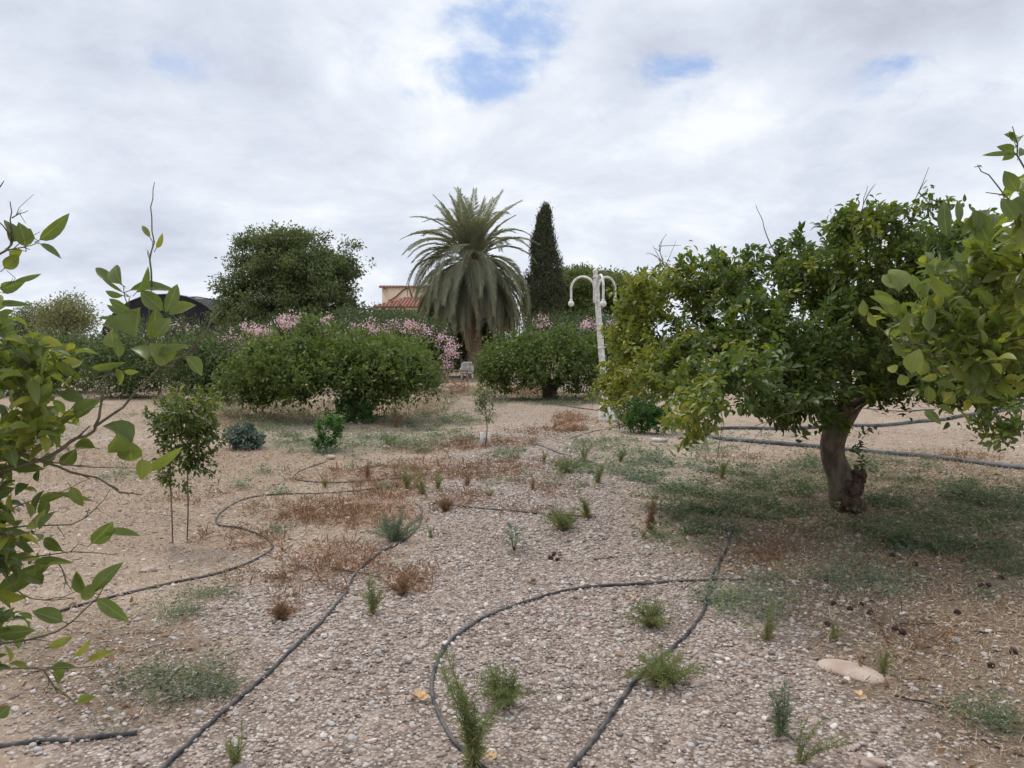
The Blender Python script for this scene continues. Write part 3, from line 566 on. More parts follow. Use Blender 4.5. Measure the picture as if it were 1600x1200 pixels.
# --- near tree reaching in from the left
lb = np.array([-2.9, 1.7, 0.]); lb[2] = gz(*lb[:2])
ltr = thing('citrus_tree', lb, 'near citrus tree whose branches hang in from the left edge', 'tree')
Llt = [[lb-[0, 0, .06], [-2.87, 1.7, .5], [-2.7, 1.72, .9]], [[-2.7, 1.72, .9], at(-400, 760, 1.8), at(-120, 770, 1.85), at(0, 745, 1.9)], [[-2.7, 1.72, .9], at(-420, 520, 1.8), at(-160, 440, 1.85), at(-10, 410, 1.85)],
       [at(-400, 760, 1.8), at(-150, 900, 1.85), at(0, 870, 1.9)], [at(-150, 900, 1.85), at(-60, 1010, 1.9), at(0, 1043, 1.95)]]
Bl = [(-60, 520, 1.9, 50, 70, .2), (10, 590, 1.9, 46, 46, .15), (60, 600, 2.0, 44, 40, .12), (-60, 700, 1.9, 60, 60, .2), (20, 680, 1.9, 50, 36, .15), (30, 800, 1.9, 60, 36, .14), (-40, 850, 1.9, 50, 60, .2), (50, 860, 1.95, 40, 24, .12), (-60, 1000, 1.95, 60, 60, .2), (-200, 600, 1.9, 120, 200, .5), (-200, 850, 1.9, 120, 130, .4), (90, 560, 1.95, 34, 30, .1), (20, 930, 1.9, 30, 20, .1)]
Bl += [(70, 650, 2.0, 50, 40, .12), (60, 560, 2.0, 44, 40, .12), (40, 620, 1.85, 50, 60, .1)]
att = blob_pts(Bl, 350, .5); A, par, tips = grow(Llt, att, .06)
w = MB(); wood(w, A, par, .0013, 2.3, .08, 6); w.build('trunk', M['twig'], ltr)
c = MB(); twig_leaves(c, A, par, tips, 6, .058, .029, 'hi', span=.15, fold=.45, curl=.35, tint0=.5, droop=.25, wav=.05, tvar=.4); c.build('crown', M['citrus_near'], ltr)
for pts, r in (([(-60, 770), (0, 735), (75, 716), (107, 690), (135, 680), (150, 667), (175, 647), (212, 615), (250, 577), (290, 550), (318, 522), (345, 485)], .0055), ([(-40, 700), (30, 706), (70, 722), (110, 738), (150, 745), (190, 768), (225, 773)], .0045),
               ([(70, 722), (120, 728), (170, 730), (222, 733)], .0025), ([(150, 668), (157, 635), (168, 590), (172, 560)], .004), ([(258, 571), (261, 545), (262, 520), (268, 500)], .0025), ([(283, 556), (288, 522), (282, 495), (287, 470)], .0022),
               ([(250, 577), (240, 530), (233, 480), (237, 445)], .003), ([(237, 447), (234, 405), (240, 380), (237, 340), (238, 310), (241, 283)], .0026), ([(240, 540), (215, 505), (200, 480), (194, 450)], .0028), ([(150, 590), (200, 580), (232, 560)], .002),
               ([(-40, 830), (40, 822), (110, 818), (150, 795), (172, 765)], .0026), ([(-40, 880), (40, 872), (110, 862), (185, 866)], .0026), ([(-40, 860), (15, 905), (35, 928), (70, 937), (118, 935)], .0026), ([(-40, 1010), (40, 1000), (90, 985), (120, 965), (150, 935), (172, 905)], .0032),
               ([(-40, 1043), (70, 1045), (120, 1042), (165, 1043)], .003), ([(68, 1045), (84, 1070), (108, 1092), (125, 1099)], .003), ([(-60, 430), (8, 392), (18, 372), (16, 345), (15, 315)], .0034), ([(17, 341), (32, 334), (44, 329)], .0018), ([(8, 393), (35, 386), (62, 381)], .0024),
               ([(-20, 460), (0, 450), (20, 440), (45, 432)], .002), ([(-50, 340), (-10, 300), (6, 283)], .003), ([(-40, 820), (30, 790), (90, 770), (140, 748)], .002), ([(-30, 760), (50, 690), (100, 655), (165, 632)], .0022), ([(-30, 800), (40, 705), (110, 640), (150, 615)], .0024), ([(90, 880), (100, 900), (112, 925)], .002)):
    bare(ltr, [at(*p, 1.9+.0003*p[0]) for p in pts], r, 'branch', 'twig' if r > .003 else 'twig_green', 3, .22)
manual(ltr, [(60, 376, 109, 342, 21, .42), (61, 380, 94, 395, 10, .3), (40, 386, 36, 352, 24, .35), (56, 374, 36, 360, 20, .35), (16, 380, 20, 343, 26, .3), (14, 392, 32, 403, 24, .62), (6, 420, 28, 400, 20, .6), (20, 440, 64, 430, 9, .3), (0, 452, 32, 444, 20, .45), (-10, 478, 42, 471, 10, .35), (-20, 495, 27, 530, 26, .4),
             (190, 445, 137, 413, 16, .35), (191, 445, 168, 409, 24, .4), (194, 458, 157, 434, 6, .3), (194, 462, 163, 456, 11, .35), (205, 485, 165, 468, 14, .4), (203, 490, 163, 478, 11, .35), (200, 500, 149, 494, 7, .5), (200, 455, 260, 434, 14, .35), (212, 458, 238, 428, 12, .3), (214, 528, 215, 480, 42, .45), (235, 530, 250, 486, 30, .28), (257, 486, 218, 454, 26, .36),
             (258, 490, 279, 444, 20, .33), (262, 492, 303, 474, 18, .5), (246, 525, 262, 496, 26, .5), (185, 520, 160, 505, 20, .45), (190, 515, 172, 492, 20, .55), (182, 545, 168, 515, 24, .65), (186, 560, 184, 525, 16, .62), (232, 565, 205, 535, 26, .52), (258, 572, 244, 535, 36, .56), (275, 552, 255, 540, 26, .55), (240, 555, 292, 536, 13, .45), (288, 556, 320, 584, 20, .36),
             (192, 580, 216, 582, 9, .6), (180, 575, 192, 600, 12, .7), (118, 655, 147, 621, 24, .3), (208, 695, 163, 660, 32, .3), (182, 678, 172, 709, 34, .55), (203, 688, 205, 722, 38, .5), (222, 738, 286, 705, 16, .6), (222, 716, 224, 748, 24, .62), (122, 640, 95, 652, 28, .78), (160, 832, 217, 830, 13, .4), (142, 850, 176, 820, 26, .35), (100, 862, 52, 835, 18, .4),
             (142, 928, 178, 880, 22, .45), (140, 930, 113, 893, 20, .45), (150, 928, 124, 925, 26, .6), (150, 934, 195, 968, 22, .4), (100, 972, 52, 953, 26, .32), (-6, 992, 50, 985, 24, .4), (-10, 930, 72, 882, 30, .3), (75, 1012, 109, 998, 13, .82), (115, 1027, 143, 1004, 10, .85), (135, 1034, 169, 1013, 12, .85), (80, 1043, 108, 1040, 15, .4), (80, 1050, 104, 1066, 22, .33), (120, 1098, 144, 1087, 14, .72),
             (235, 372, 221, 350, 9, .8), (244, 388, 255, 368, 9, .8), (110, 760, 128, 790, 18, .6), (60, 785, 95, 770, 16, .55), (75, 780, 62, 810, 18, .5), (10, 720, 60, 735, 22, .5), (130, 590, 90, 575, 18, .7), (140, 575, 190, 570, 12, .65), (120, 560, 80, 540, 22, .6), (30, 560, 75, 540, 24, .4), (20, 540, 70, 590, 26, .5), (120, 700, 92, 735, 22, .35), (150, 700, 110, 690, 20, .4),
             (-5, 1120, 14, 1105, 20, .3), (90, 770, 140, 780, 10, .6), (50, 880, 98, 870, 14, .45), (20, 620, 60, 640, 24, .7), (60, 620, 40, 660, 24, .75), (0, 600, 40, 590, 26, .45)], 1.93)

# --- middle distance citrus trees
citrus('citrus_tree', 'broad citrus tree in front of the pink oleanders, with a bright sucker at its foot', 'tree', (552, 660), [[None, (552, 635, 16.6), (548, 610, 16.6)], [(548, 610, 16.6), (500, 590, 16.4), (440, 575, 16.4)], [(548, 610, 16.6), (560, 570, 16.6), (540, 530, 16.6)], [(552, 620, 16.6), (600, 595, 16.4), (650, 580, 16.6)], [(548, 610, 16.6), (520, 570, 17.4), (480, 540, 17.8)], [(548, 610, 16.6), (590, 570, 15.8), (610, 550, 15.4)]],
       [(455, 556, 16.5, 75, 38, 1.3), (410, 575, 16.8, 60, 38, 1), (530, 547, 16.5, 80, 32, 1.5), (605, 550, 16.6, 74, 32, 1.5), (640, 574, 16.4, 50, 36, 1.2), (550, 580, 15.6, 120, 34, .9), (500, 585, 15.6, 80, 26, .8), (620, 605, 16, 40, 24, .6), (465, 612, 16, 34, 18, .5), (660, 592, 16.2, 32, 26, .5), (395, 606, 16.8, 40, 26, .7), (430, 610, 17.4, 60, 22, .8), (580, 618, 17.2, 50, 20, .7), (352, 600, 17, 24, 26, .5), (485, 512, 16.5, 26, 14, .5)], 900, 22, L=.10, tint0=.45, span=.36, rmax=.16, extra=800, lmat='citrus_far', wlimit=.004, bark='bark_dark', fat=[([(552, 661, 16.7), (551, 636, 16.6), (547, 610, 16.6), (530, 585, 16.6)], .15, .07), ([(551, 632, 16.6), (575, 605, 16.5), (610, 590, 16.4)], .09, .04)])
citrus('citrus_tree', 'rounded citrus tree on a thick dark trunk left of the white lamp post', 'tree', (858, 622), [[None, (858, 605, 23.2), (856, 593, 23.2)], [(856, 593, 23.2), (820, 580, 23.2), (780, 570, 23)], [(856, 593, 23.2), (860, 560, 23.2), (850, 535, 23)], [(856, 598, 23.2), (885, 580, 23), (920, 570, 23.2)]],
       [(800, 550, 23, 50, 28, 1.4), (850, 541, 23, 60, 26, 1.6), (905, 546, 23, 52, 28, 1.4), (950, 550, 23.3, 40, 34, 1.2), (775, 570, 22.6, 34, 26, .9), (840, 575, 22, 90, 22, 1), (920, 580, 22.4, 60, 20, .9), (820, 596, 22.6, 56, 18, .8), (770, 592, 23, 30, 20, .8), (910, 600, 23, 50, 14, .8), (880, 518, 23, 22, 9, .7)], 620, 22, L=.11, tint0=.30, span=.42, rmax=.24, extra=600, wlimit=.01, bark='bark_dark', fat=[([(860, 624, 23.3), (858, 608, 23.3), (852, 594, 23.3), (835, 583, 23.2), (815, 575, 23.1)], .27, .10), ([(859, 612, 23.3), (872, 594, 23.2), (890, 580, 23.1)], .18, .08)])
DK = [((90, 612), [(70, 560, 26, 60, 34, 1.8), (110, 555, 26, 50, 30, 1.6), (90, 590, 25.4, 80, 24, 1.4)], 'leftmost dark citrus tree of the row behind the near branches'),
      ((205, 618), [(180, 555, 24, 50, 34, 1.6), (225, 560, 24, 50, 36, 1.6), (200, 592, 23.4, 70, 26, 1.3)], 'dark citrus tree of the back row standing below the black net tunnel'),
      ((318, 622), [(300, 560, 22.5, 50, 40, 1.5), (345, 565, 22.5, 50, 40, 1.5), (320, 595, 22, 64, 26, 1.2)], 'dark citrus tree just left of the broad one, under pink oleander flowers'),
      ((-20, 615), [(-20, 560, 25, 70, 40, 1.8), (-10, 592, 24.6, 60, 24, 1.2)], 'dark citrus tree cut by the left edge of the view')]
for b, bl, lab in DK:
    Yb = gp(*b)[1]; citrus('citrus_tree', lab, 'tree', b, [[None, (b[0], b[1]-20, Yb), (b[0]+8, b[1]-40, Yb)], [(b[0]+8, b[1]-40, Yb), (b[0]-30, b[1]-55, Yb)], [(b[0]+8, b[1]-40, Yb), (b[0]+40, b[1]-60, Yb)]], bl, 330, 18, L=.10, lmat='citrus_dark', tint0=.35, span=.45, rmax=.14, extra=560, group='dark citrus trees of the back row', wlimit=.01, bark='bark_dark')

# young trees
b = gp(282, 848)
t = thing('young_citrus_tree', b, 'young citrus tree on two thin bare stems at the left', 'young tree'); Yb = b[1]
LL = [[gp(270, 850)-[0, 0, .04], at(268, 790, Yb), at(266, 740, Yb), at(268, 690, Yb), at(272, 640, Yb)], [gp(292, 846)-[0, 0, .04], at(294, 790, Yb), at(293, 740, Yb), at(298, 690, Yb), at(300, 630, Yb)]]
att = blob_pts([(285, 660, Yb, 56, 44, .28), (308, 640, Yb, 42, 40, .24), (258, 650, Yb, 34, 38, .2), (290, 715, Yb, 52, 30, .2), (318, 735, Yb, 28, 22, .12), (300, 765, Yb, 22, 10, .1), (325, 680, Yb, 26, 30, .15), (250, 735, Yb, 18, 20, .1), (262, 620, Yb, 24, 18, .12)], 190, .3)
A, par, tips = grow(LL, att, .06); w = MB(); wood(w, A, par, .0014, 2.7, .016, 6); w.build('trunk', M['bark'], t)
c = MB(); twig_leaves(c, A, par, tips, 12, .052, .025, 'mid', span=.17, tint0=.38, droop=.3, curl=.35, tfun=lambda P: .25*np.clip((P[:, 2]-.95)/.4, -1, 1)); c.build('crown', M['citrus'], t)
b = gp(757, 698); Yb = b[1]
t = thing('young_tree', b, 'small thin sapling behind a white trunk guard in the middle of the path', 'young tree')
att = blob_pts([(757, 620, Yb, 20, 22, .2), (765, 645, Yb, 14, 22, .15), (745, 630, Yb, 12, 20, .12), (760, 608, Yb, 20, 10, .12)], 60, .3)
A, par, tips = grow([[b-[0, 0, .04], at(761, 675, Yb), at(760, 655, Yb), at(756, 630, Yb)], [at(760, 660, Yb), at(768, 640, Yb)], [at(760, 655, Yb), at(748, 635, Yb)]], att, .07)
w = MB(); wood(w, A, par, .0022, 2.6, .016, 5); w.build('trunk', M['bark_dark'], t)
c = MB(); twig_leaves(c, A, par, tips, 8, .055, .022, 'low', span=.16, tint0=.45, tvar=.4); c.build('crown', M['tree'], t)
mb = MB()
for x0, w_ in ((753, .036), (764, .024)):
    q = gp(x0, 697); tube(mb, [q+[0, .02, 0], q+[0, .02, .12], q+[.005, .02, .215]], [w_, w_*.95, w_*.9], 10, lump=.06)
g_ = mb.build('trunk_guard', M['guard']); tag(g_, 'torn white plastic guard around the foot of the sapling', 'trunk guard')

def shrub(name, label, cat, base, blobs, ntip, per, L, W, m, tint0=.4, kind='mid', droop=.1, span=.15, stem='twig_green', group=None, up=.5):
    b = gp(*base); t = thing(name, b, label, cat, group); bl = [(x, y, b[1]+(z if z else 0), rx, ry, ryy) for x, y, z, rx, ry, ryy in blobs]
    att = blob_pts(bl, ntip, .03); A, par, tips = grow([[b-[0, 0, .03], b+[.005, 0, .05], b+[0, 0, .11]]], att, .06, pl=.05)
    w = MB(); wood(w, A, par, .0014, 2.3, .03, 5, .0017); w.build('stem', M[stem], t)
    c = MB(); twig_leaves(c, A, par, tips, per, L, W, kind, span=span, tint0=tint0, droop=droop, up=up); c.build('foliage', M[m], t); return t
shrub('leafy_shrub', 'bright green leafy shrub in the silvery weeds in front of the broad citrus tree', 'shrub', (512, 705), [(512, 672, 0, 24, 28, .25), (505, 690, 0, 20, 14, .2), (525, 660, 0, 14, 14, .15)], 110, 14, .05, .03, 'bright', .45)
shrub('sucker_growth', 'dark green sucker growth round the foot of the broad citrus tree', 'shrub', (560, 662), [(545, 640, 0, 40, 22, .3), (575, 645, 0, 24, 16, .25), (530, 620, 0, 20, 26, .2)], 130, 14, .06, .032, 'bright', .12)
shrub('leafy_shrub', 'dense dark green shrub beneath the left end of the large citrus tree', 'shrub', (1003, 677), [(1000, 652, 0, 42, 26, .4), (1015, 640, 0, 38, 30, .35), (985, 632, .3, 34, 28, .35), (1032, 655, 0, 28, 22, .3)], 480, 15, .05, .026, 'bright', .2)
shrub('blue_green_plant', 'low blue-green leafy plant on the soil right of the young citrus tree', 'plant', (384, 702), [(384, 688, 0, 32, 14, .35), (376, 676, 0, 22, 14, .25)], 150, 10, .085, .035, 'bluegreen', .4, span=.1, up=.8)
shrub('seedling', 'slender young shoot right beside the burl of the large citrus trunk', 'shoot', (1350, 792), [(1350, 700, 0, 14, 30, .08), (1353, 680, 0, 12, 14, .06), (1340, 730, 0, 12, 10, .06)], 12, 6, .075, .03, 'citrus', .3, droop=.25)

# --- feathery weeds
WD = [(742, 1198, 195, 42, 0, .40, 'tall feathery weed at the bottom of the hose loop', 'up'), (790, 1098, 76, 66, 0, .30, 'bushy green feathery weed inside the hose loop', 'bush'), (1017, 978, 55, 42, 0, .5, 'feathery weed with dry leaves just below the arched hose', 'bush'),
      (1036, 1068, 82, 74, 0, .45, 'spreading feathery weed growing through the right hose', 'flat'), (1196, 1000, 62, 24, 0, .75, 'pale dry weed below the pale green creeping patch at right', 'up'), (880, 828, 50, 40, 0, .4, 'small feathery weed just under the end of the short black hose', 'bush'), (918, 810, 48, 11, 0, .45, 'upright narrow weed at the end of the short black hose', 'up'),
      (884, 740, 44, 46, 0, .3, 'green bushy weed beside the path beyond the short hose', 'bush'), (912, 722, 42, 14, 0, .3, 'upright weed just behind the bushy one beside the path', 'up'), (934, 756, 42, 14, 0, .35, 'upright weed in the creeping patch nearer than the bushy one', 'up'), (636, 764, 44, 14, 0, .5, 'upright weed where the thin left hoses end', 'up'), (660, 772, 36, 14, 0, .5, 'second upright weed at the end of the thin left hoses', 'up'),
      (684, 764, 30, 9, 0, .55, 'third and rightmost upright weed at the end of the thin left hoses', 'up'), (606, 697, 30, 14, 0, .45, 'small upright weed right of the bright shrub', 'up'), (620, 668, 38, 9, 1, .5, 'brown dry stalk behind the silvery weeds', 'up'), (620, 846, 62, 52, 2, .4, 'silvery bushy weed at the far end of the left hose', 'bush'), (582, 960, 66, 9, 0, .6, 'thin weed with a green tip in the red dry patch', 'up'),
      (970, 722, 30, 10, 0, .4, 'small upright weed right of the path near the white lamp', 'up'), (1128, 748, 40, 10, 0, .5, 'upright weed in the green cover at the edge of the tree shade', 'up'), (1248, 1192, 56, 18, 0, .35, 'leaning green weed at the bottom right of the gravel', 'lean'), (1220, 1150, 90, 10, 2, .6, 'thin pale weed behind the leaning one at bottom right', 'up'),
      (1380, 1052, 42, 18, 0, .65, 'small sparse weed above the flat pale rock', 'up'), (368, 1196, 58, 18, 0, .5, 'faint feathery weed at the bottom left beside the hose', 'up'), (1302, 1000, 34, 12, 0, .7, 'tiny dry weed near the black fallen fruits', 'up'), (850, 722, 20, 8, 0, .45, 'tiny green weed left of the bushy one beside the path', 'up'), (730, 760, 26, 7, 1, .3, 'tiny reddish dry weed in the middle of the path', 'up'),
      (674, 840, 20, 9, 0, .45, 'tiny green weed right of the silvery bush', 'up'), (574, 748, 30, 6, 1, .5, 'thin dry stalk on the thin hose left of the path', 'up'), (508, 762, 22, 8, 0, .5, 'tiny weed on the bend of the thin left hose', 'up'), (832, 765, 22, 8, 1, .5, 'small reddish dry weed in the middle of the path beyond the short hose', 'up'), (440, 968, 36, 24, 1, .2, 'reddish dry tuft left of the left hose', 'bush'), (630, 930, 36, 26, 1, .25, 'reddish dry tuft right of the left hose', 'bush'),
      (697, 800, 30, 14, 1, .2, 'reddish dry tuft at the left end of the short black hose', 'bush'), (765, 775, 14, 14, 0, .6, 'tiny yellowish tuft on the path in front of the sapling', 'bush'), (1305, 745, 26, 14, 0, .5, 'small weed left of the large trunk', 'bush'), (830, 912, 10, 14, 1, .6, 'tiny dry tuft above the hose loop', 'bush'), (1016, 830, 50, 5, 1, .3, 'thin reddish stalk at the left edge of the tree shade', 'up'),
      (320, 680, 24, 9, 0, .6, 'small weed right of the blue-green plant', 'up'), (325, 650, 40, 12, 0, .6, 'yellowish tuft in the dry grass behind the young citrus tree', 'up')]
WM = ['weed', 'dry', 'silver']
for (px, py, hp, wp, mi, tn, lab, shape) in WD:
    b = gp(px, py); Yb = b[1]; h = hp*Yb/F; r = wp*Yb/F; name = 'dry_weed' if mi == 1 else 'feathery_weed'
    t = thing(name, b, lab, 'weed', 'weeds growing on the orchard ground')
    st = MB(); lf = MB(); ns = {'up': 7, 'bush': 24, 'flat': 26, 'lean': 8}[shape] if hp > 15 else 9
    big_ = max(1, Yb/6)
    for k in range(ns):
        if shape == 'up': e = np.array([R.normal()*r*.75, R.normal()*r*.75, h*(1 if k == 0 else .45+.5*R.random())])
        elif shape == 'lean': e = np.array([r*(.2+5*R.random()), R.normal()*r, h*(.5+.9*R.random())])
        else:
            a = R.random()*6.28; q = R.random()**.5; e = np.array([math.cos(a)*r*q, math.sin(a)*r*q, h*(1-.55*q)*(.6+.5*R.random())*(1 if shape == 'bush' else .75)])
        e[2] = max(e[2], .02); c1 = b+e*np.array([.35, .35, .5])+R.normal(size=3)*.008
        sp = spline([b-[0, 0, .01], c1, b+e], max(.012, h/16)); tube(st, sp, np.linspace(.0020, .0008, len(sp))*big_**.7, 4, cap=False)
        nl = int(max(20, (230 if hp > 100 else 95)*min(1, hp/45+.25))); kk = R.random(nl)**.8*(len(sp)-1); i0 = np.minimum(kk.astype(int), len(sp)-2); P = sp[i0]+(sp[i0+1]-sp[i0])*(kk-i0)[:, None]
        D = nrm(sp[i0+1]-sp[i0]); Ax = D*.6+R.normal(size=(nl, 3))*.8; l = np.clip(h*.19, .014, .05)*(.6+.8*R.random(nl))*(1.15-.6*kk/len(sp))
        add_leaves(lf, P, Ax, R.normal(size=(nl, 3)), l, np.maximum(.0022*big_**.9, l*.08), np.clip(tn+R.normal(size=nl)*.15+.25*(R.random()-.5)+.55*np.clip(1-(P[:, 2]-b[2])/(h*.35), 0, 1), 0, 1), 'low', curl=.2)
    st.build('stem', M['dry' if mi == 1 else 'weed'], t); lf.build('leaves', M[WM[mi]], t)
# broad leaf plant on the gravel
b = gp(803, 862); t = thing('broad_leaf_plant', b, 'small blue-green broad-leaved plant alone on the gravel', 'plant'); lf = MB(); st = MB(); a = np.arange(15)*2.4
Ax = np.stack([np.cos(a), np.sin(a), .35+.09*np.arange(15)], -1); P = b+np.array([0, 0, .02])+nrm(Ax)*(.03+.003*np.arange(15))[:, None]+np.stack([0*a, 0*a, .006*np.arange(15)], -1)
for i in range(15): tube(st, [b+[0, 0, .0], (b+P[i])/2+[0, 0, .015], P[i]], .002, 4)
add_leaves(lf, P, Ax, np.tile([0, 0, 1.], (15, 1)), .085, .04, np.clip(.5+R.normal(size=15)*.15, 0, 1), 'hi', curl=.25, wav=.1); st.build('stem', M['weed'], t); lf.build('leaves', M['bluegreen'], t)

# ================================================================ HOSES
def hose(name, label, cat, pts, r, m='hose', n=12, coup=(), lift=None, sag=.012):
    W = np.array([gp(*p) for p in pts]); sp = spline(W, max(.03, r*2)); sp[:, 2] = gz(sp[:, 0], sp[:, 1])+r*.5+np.abs(np.sin(np.arange(len(sp))*.06+len(pts)))*sag*.4
    s = np.arange(len(sp)); sp[:, 0] += .007*np.sin(s*.11+1)+.003*np.sin(s*.29); 
    if lift: sp[:, 2] += lift(sp)
    t = thing(name, W[0], label, cat, 'irrigation hoses lying on the ground'); mb = MB(); tube(mb, sp, r*(1+.03*np.sin(s*.3)), n); mb.build('tube', M[m], t)
    for (px, py) in coup:
        q = gp(px, py); i = int(np.linalg.norm(sp[:, :2]-q[:2], axis=1).argmin()); i = min(max(i, 1), len(sp)-3); mb = MB(); d = nrm(sp[i+1]-sp[i-1])
        tube(mb, [sp[i]-d*.022, sp[i]-d*.02, sp[i]+d*.02, sp[i]+d*.022], [r*.9, r*1.35, r*1.35, r*.9], 12); rock(mb, sp[i]+[0, 0, r*1.1], (.006, .006, .006), 1, n=8); mb.build('connector', M['hose'], t)
    return t
hose('irrigation_hose', 'black hose running from the bottom left up to the silvery weed', 'hose', [(215, 1240), (262, 1192), (320, 1140), (380, 1088), (430, 1045), (475, 1000), (515, 958), (540, 925), (560, 895), (590, 868), (622, 850), (650, 828), (660, 800), (650, 788)], 0.0098, coup=[(474, 1000)])
hose('irrigation_hose', 'thick black hose curving from bottom centre up to the right into the shade', 'hose', [(860, 1240), (895, 1192), (930, 1155), (965, 1105), (1000, 1060), (1040, 1022), (1070, 995), (1095, 960), (1112, 915), (1128, 870), (1142, 835), (1143, 815)], .0105, lift=lambda s: .03*np.exp(-((proj(s)[1]-905)/25)**2))
hose('irrigation_hose', 'black hose looping in an arch around the feathery weeds', 'hose', [(760, 1208), (735, 1190), (705, 1158), (685, 1115), (675, 1080), (682, 1045), (705, 1005), (745, 972), (800, 948), (860, 930), (920, 919), (1000, 914), (1060, 910), (1110, 908), (1160, 907)], .0096, coup=[(918, 920), (696, 1018)])
hose('irrigation_hose', 'dark hose winding in an S past the two-stemmed young citrus tree', 'hose', [(60, 965), (120, 948), (190, 930), (270, 912), (340, 898), (390, 880), (420, 862), (424, 852), (405, 836), (375, 826), (345, 822), (338, 812), (348, 798), (385, 780), (440, 773), (500, 772), (560, 767), (622, 760)], .0092)
hose('irrigation_hose', 'short straight black hose crossing the gravel path', 'hose', [(672, 787), (730, 793), (800, 799), (860, 805), (930, 809)], .0095)
hose('irrigation_hose', 'thin hose bending sharply on the soil left of the path', 'hose', [(510, 722), (480, 732), (462, 742), (464, 750), (490, 754), (530, 755), (580, 751), (632, 748)], .009)
hose('irrigation_hose', 'thin dark hose running from the sapling to the green cover', 'hose', [(815, 693), (845, 697), (880, 710), (930, 725), (975, 742), (1012, 756)], .009)
hose('irrigation_hose', 'thin hose passing the foot of the white lamp post', 'hose', [(890, 686), (940, 672), (985, 665)], .008)
hose('irrigation_hose', 'short piece of dark hose at the bottom left corner', 'hose', [(-60, 1172), (-10, 1168), (60, 1160), (110, 1158), (150, 1154), (215, 1148)], .010)
hose('water_pipe', 'thick grey pipe bent in a hairpin behind the large citrus tree', 'pipe', [(1700, 745), (1600, 734), (1500, 722), (1400, 712), (1300, 703), (1200, 694), (1130, 688), (1102, 681), (1108, 674), (1150, 671), (1250, 671), (1350, 667), (1420, 662), (1500, 652), (1600, 636)], .042, 'pipe', 14, sag=.004)
hose('irrigation_hose', 'thin dark hose lying on the far soil behind the large trunk', 'hose', [(1290, 633), (1340, 637), (1400, 643), (1460, 641)], .016)
hose('irrigation_hose', 'thin dark hose on the far soil left of the white lamp post', 'hose', [(880, 634), (905, 638), (935, 642)], .014)

# ================================================================ STONES, FRUITS, BITS
def single(name, label, cat, m, px, py, s, seed=0, rz=0., group=None, rough=.18, sink=.3, sq=1.):
    b = gp(px, py); mb = MB(); rock(mb, (0, 0, s[2]*(1-2*sink)), s, seed, rz, 16, rough, sq=sq); o = mb.build(name, M[m]); o.location = Vector([float(v) for v in b]); return tag(o, label, cat, group)
single('flat_rock', 'long flat pale rock half buried at lower right', 'rock', 'rock', 1332, 1050, (.165, .10, .026), 23, -.87, sink=.40, rough=.09)
single('stone', 'pinkish rounded stone in front of the bright shrub', 'stone', 'rock', 517, 718, (.07, .05, .045), 4)
single('stone', 'pale stone in the silvery weeds right of the path', 'stone', 'rock', 950, 699, (.07, .05, .035), 5)
single('stone', 'pinkish stone in front of the dry grass mound', 'stone', 'rock', 881, 672, (.11, .07, .05), 6)
single('stone', 'small brown stone just inside the left of the hose loop', 'stone', 'rock', 700, 1041, (.018, .014, .012), 7)
single('stone', 'small grey stone touching the brown one inside the hose loop', 'stone', 'rock_grey', 711, 1039, (.016, .012, .011), 8)
single('stone', 'pale stone at the foot of the upright weed right of the bright shrub', 'stone', 'rock', 604, 700, (.05, .04, .03), 9)
single('stone', 'pale flat stone among the dry weeds left of the silvery bush', 'stone', 'rock', 545, 788, (.05, .035, .02), 10)
single('stone', 'flat stone in the soil near the left branches', 'stone', 'rock', 232, 892, (.06, .04, .02), 21)
single('stone', 'flat stone close to the bottom edge at right', 'stone', 'rock', 1366, 1195, (.045, .03, .02), 22)
b = gp(890, 672); mb = MB(); rock(mb, (0, 0, .0), (.30, .22, .16), 12, 0, 16, .15); o = mb.build('dry_grass_mound', plain('mound_straw', (.27, .16, .10), (.42, .28, .18), 18, .95, 1., 70)); o.location = Vector([float(v) for v in b]); tag(o, 'small brown mound of dead grass left of the white lamp', 'grass mound')
mm = MB(); P = b+nrm(R.normal(size=(1500, 3))*np.array([1, 1, .8]))*np.array([.30, .22, .16]); P = P[P[:, 2] > b[2]]; add_leaves(mm, P, R.normal(size=(len(P), 3))+[0, 0, .4], R.normal(size=(len(P), 3)), .08, .008, np.clip(.45+R.normal(size=len(P))*.2, 0, 1), 'low'); q = mm.build('grass_tufts', M['dry']); q.parent = o; q.location = -o.location
b = gp(1030, 690); mb = MB(); tube(mb, [(0, 0, .0), (0, 0, .045), (0, 0, .055)], [.13, .13, .115], 24); o = mb.build('round_lid', M['lid']); o.location = Vector([float(v) for v in b]); tag(o, 'round pale lid on the ground below the shrub by the large tree', 'lid')
FR = [(860, 875, 'left dark rotten fruit of the three on the gravel'), (871, 876, 'right dark rotten fruit of the three on the gravel'), (866, 868, 'farthest dark rotten fruit of the three on the gravel'), (1291, 908, 'dark fallen fruit nearest the pale green patch in the shade'), (1302, 946, 'dark fallen fruit beside two others at the gravel edge'), (1328, 954, 'dark fallen fruit right of two others at the gravel edge'),
      (1346, 947, 'dark fallen fruit behind the group at the gravel edge'), (1360, 961, 'rightmost dark fallen fruit at the gravel edge'), (1293, 978, 'single dark fallen fruit out on the gravel at right'), (1398, 986, 'large dark rotten fruit above the flat rock'), (1410, 992, 'dark rotten fruit touching the large one above the flat rock'), (1545, 917, 'dark fallen fruit in the far right shade'),
      (1533, 919, 'dark fallen fruit just left of its twin in the far right shade'), (1495, 960, 'dark fallen fruit in the litter at right'), (1583, 1022, 'large dark rotten fruit at the right edge'), (1548, 1043, 'small dark fruit left of the large one at the right edge'), (1430, 884, 'dark fallen fruit in the green cover'), (1505, 878, 'dark fallen fruit under the right green cover'), (1565, 905, 'dark fallen fruit at the right in the green cover'), (1395, 870, 'dark fallen fruit just in front of the large trunk')]
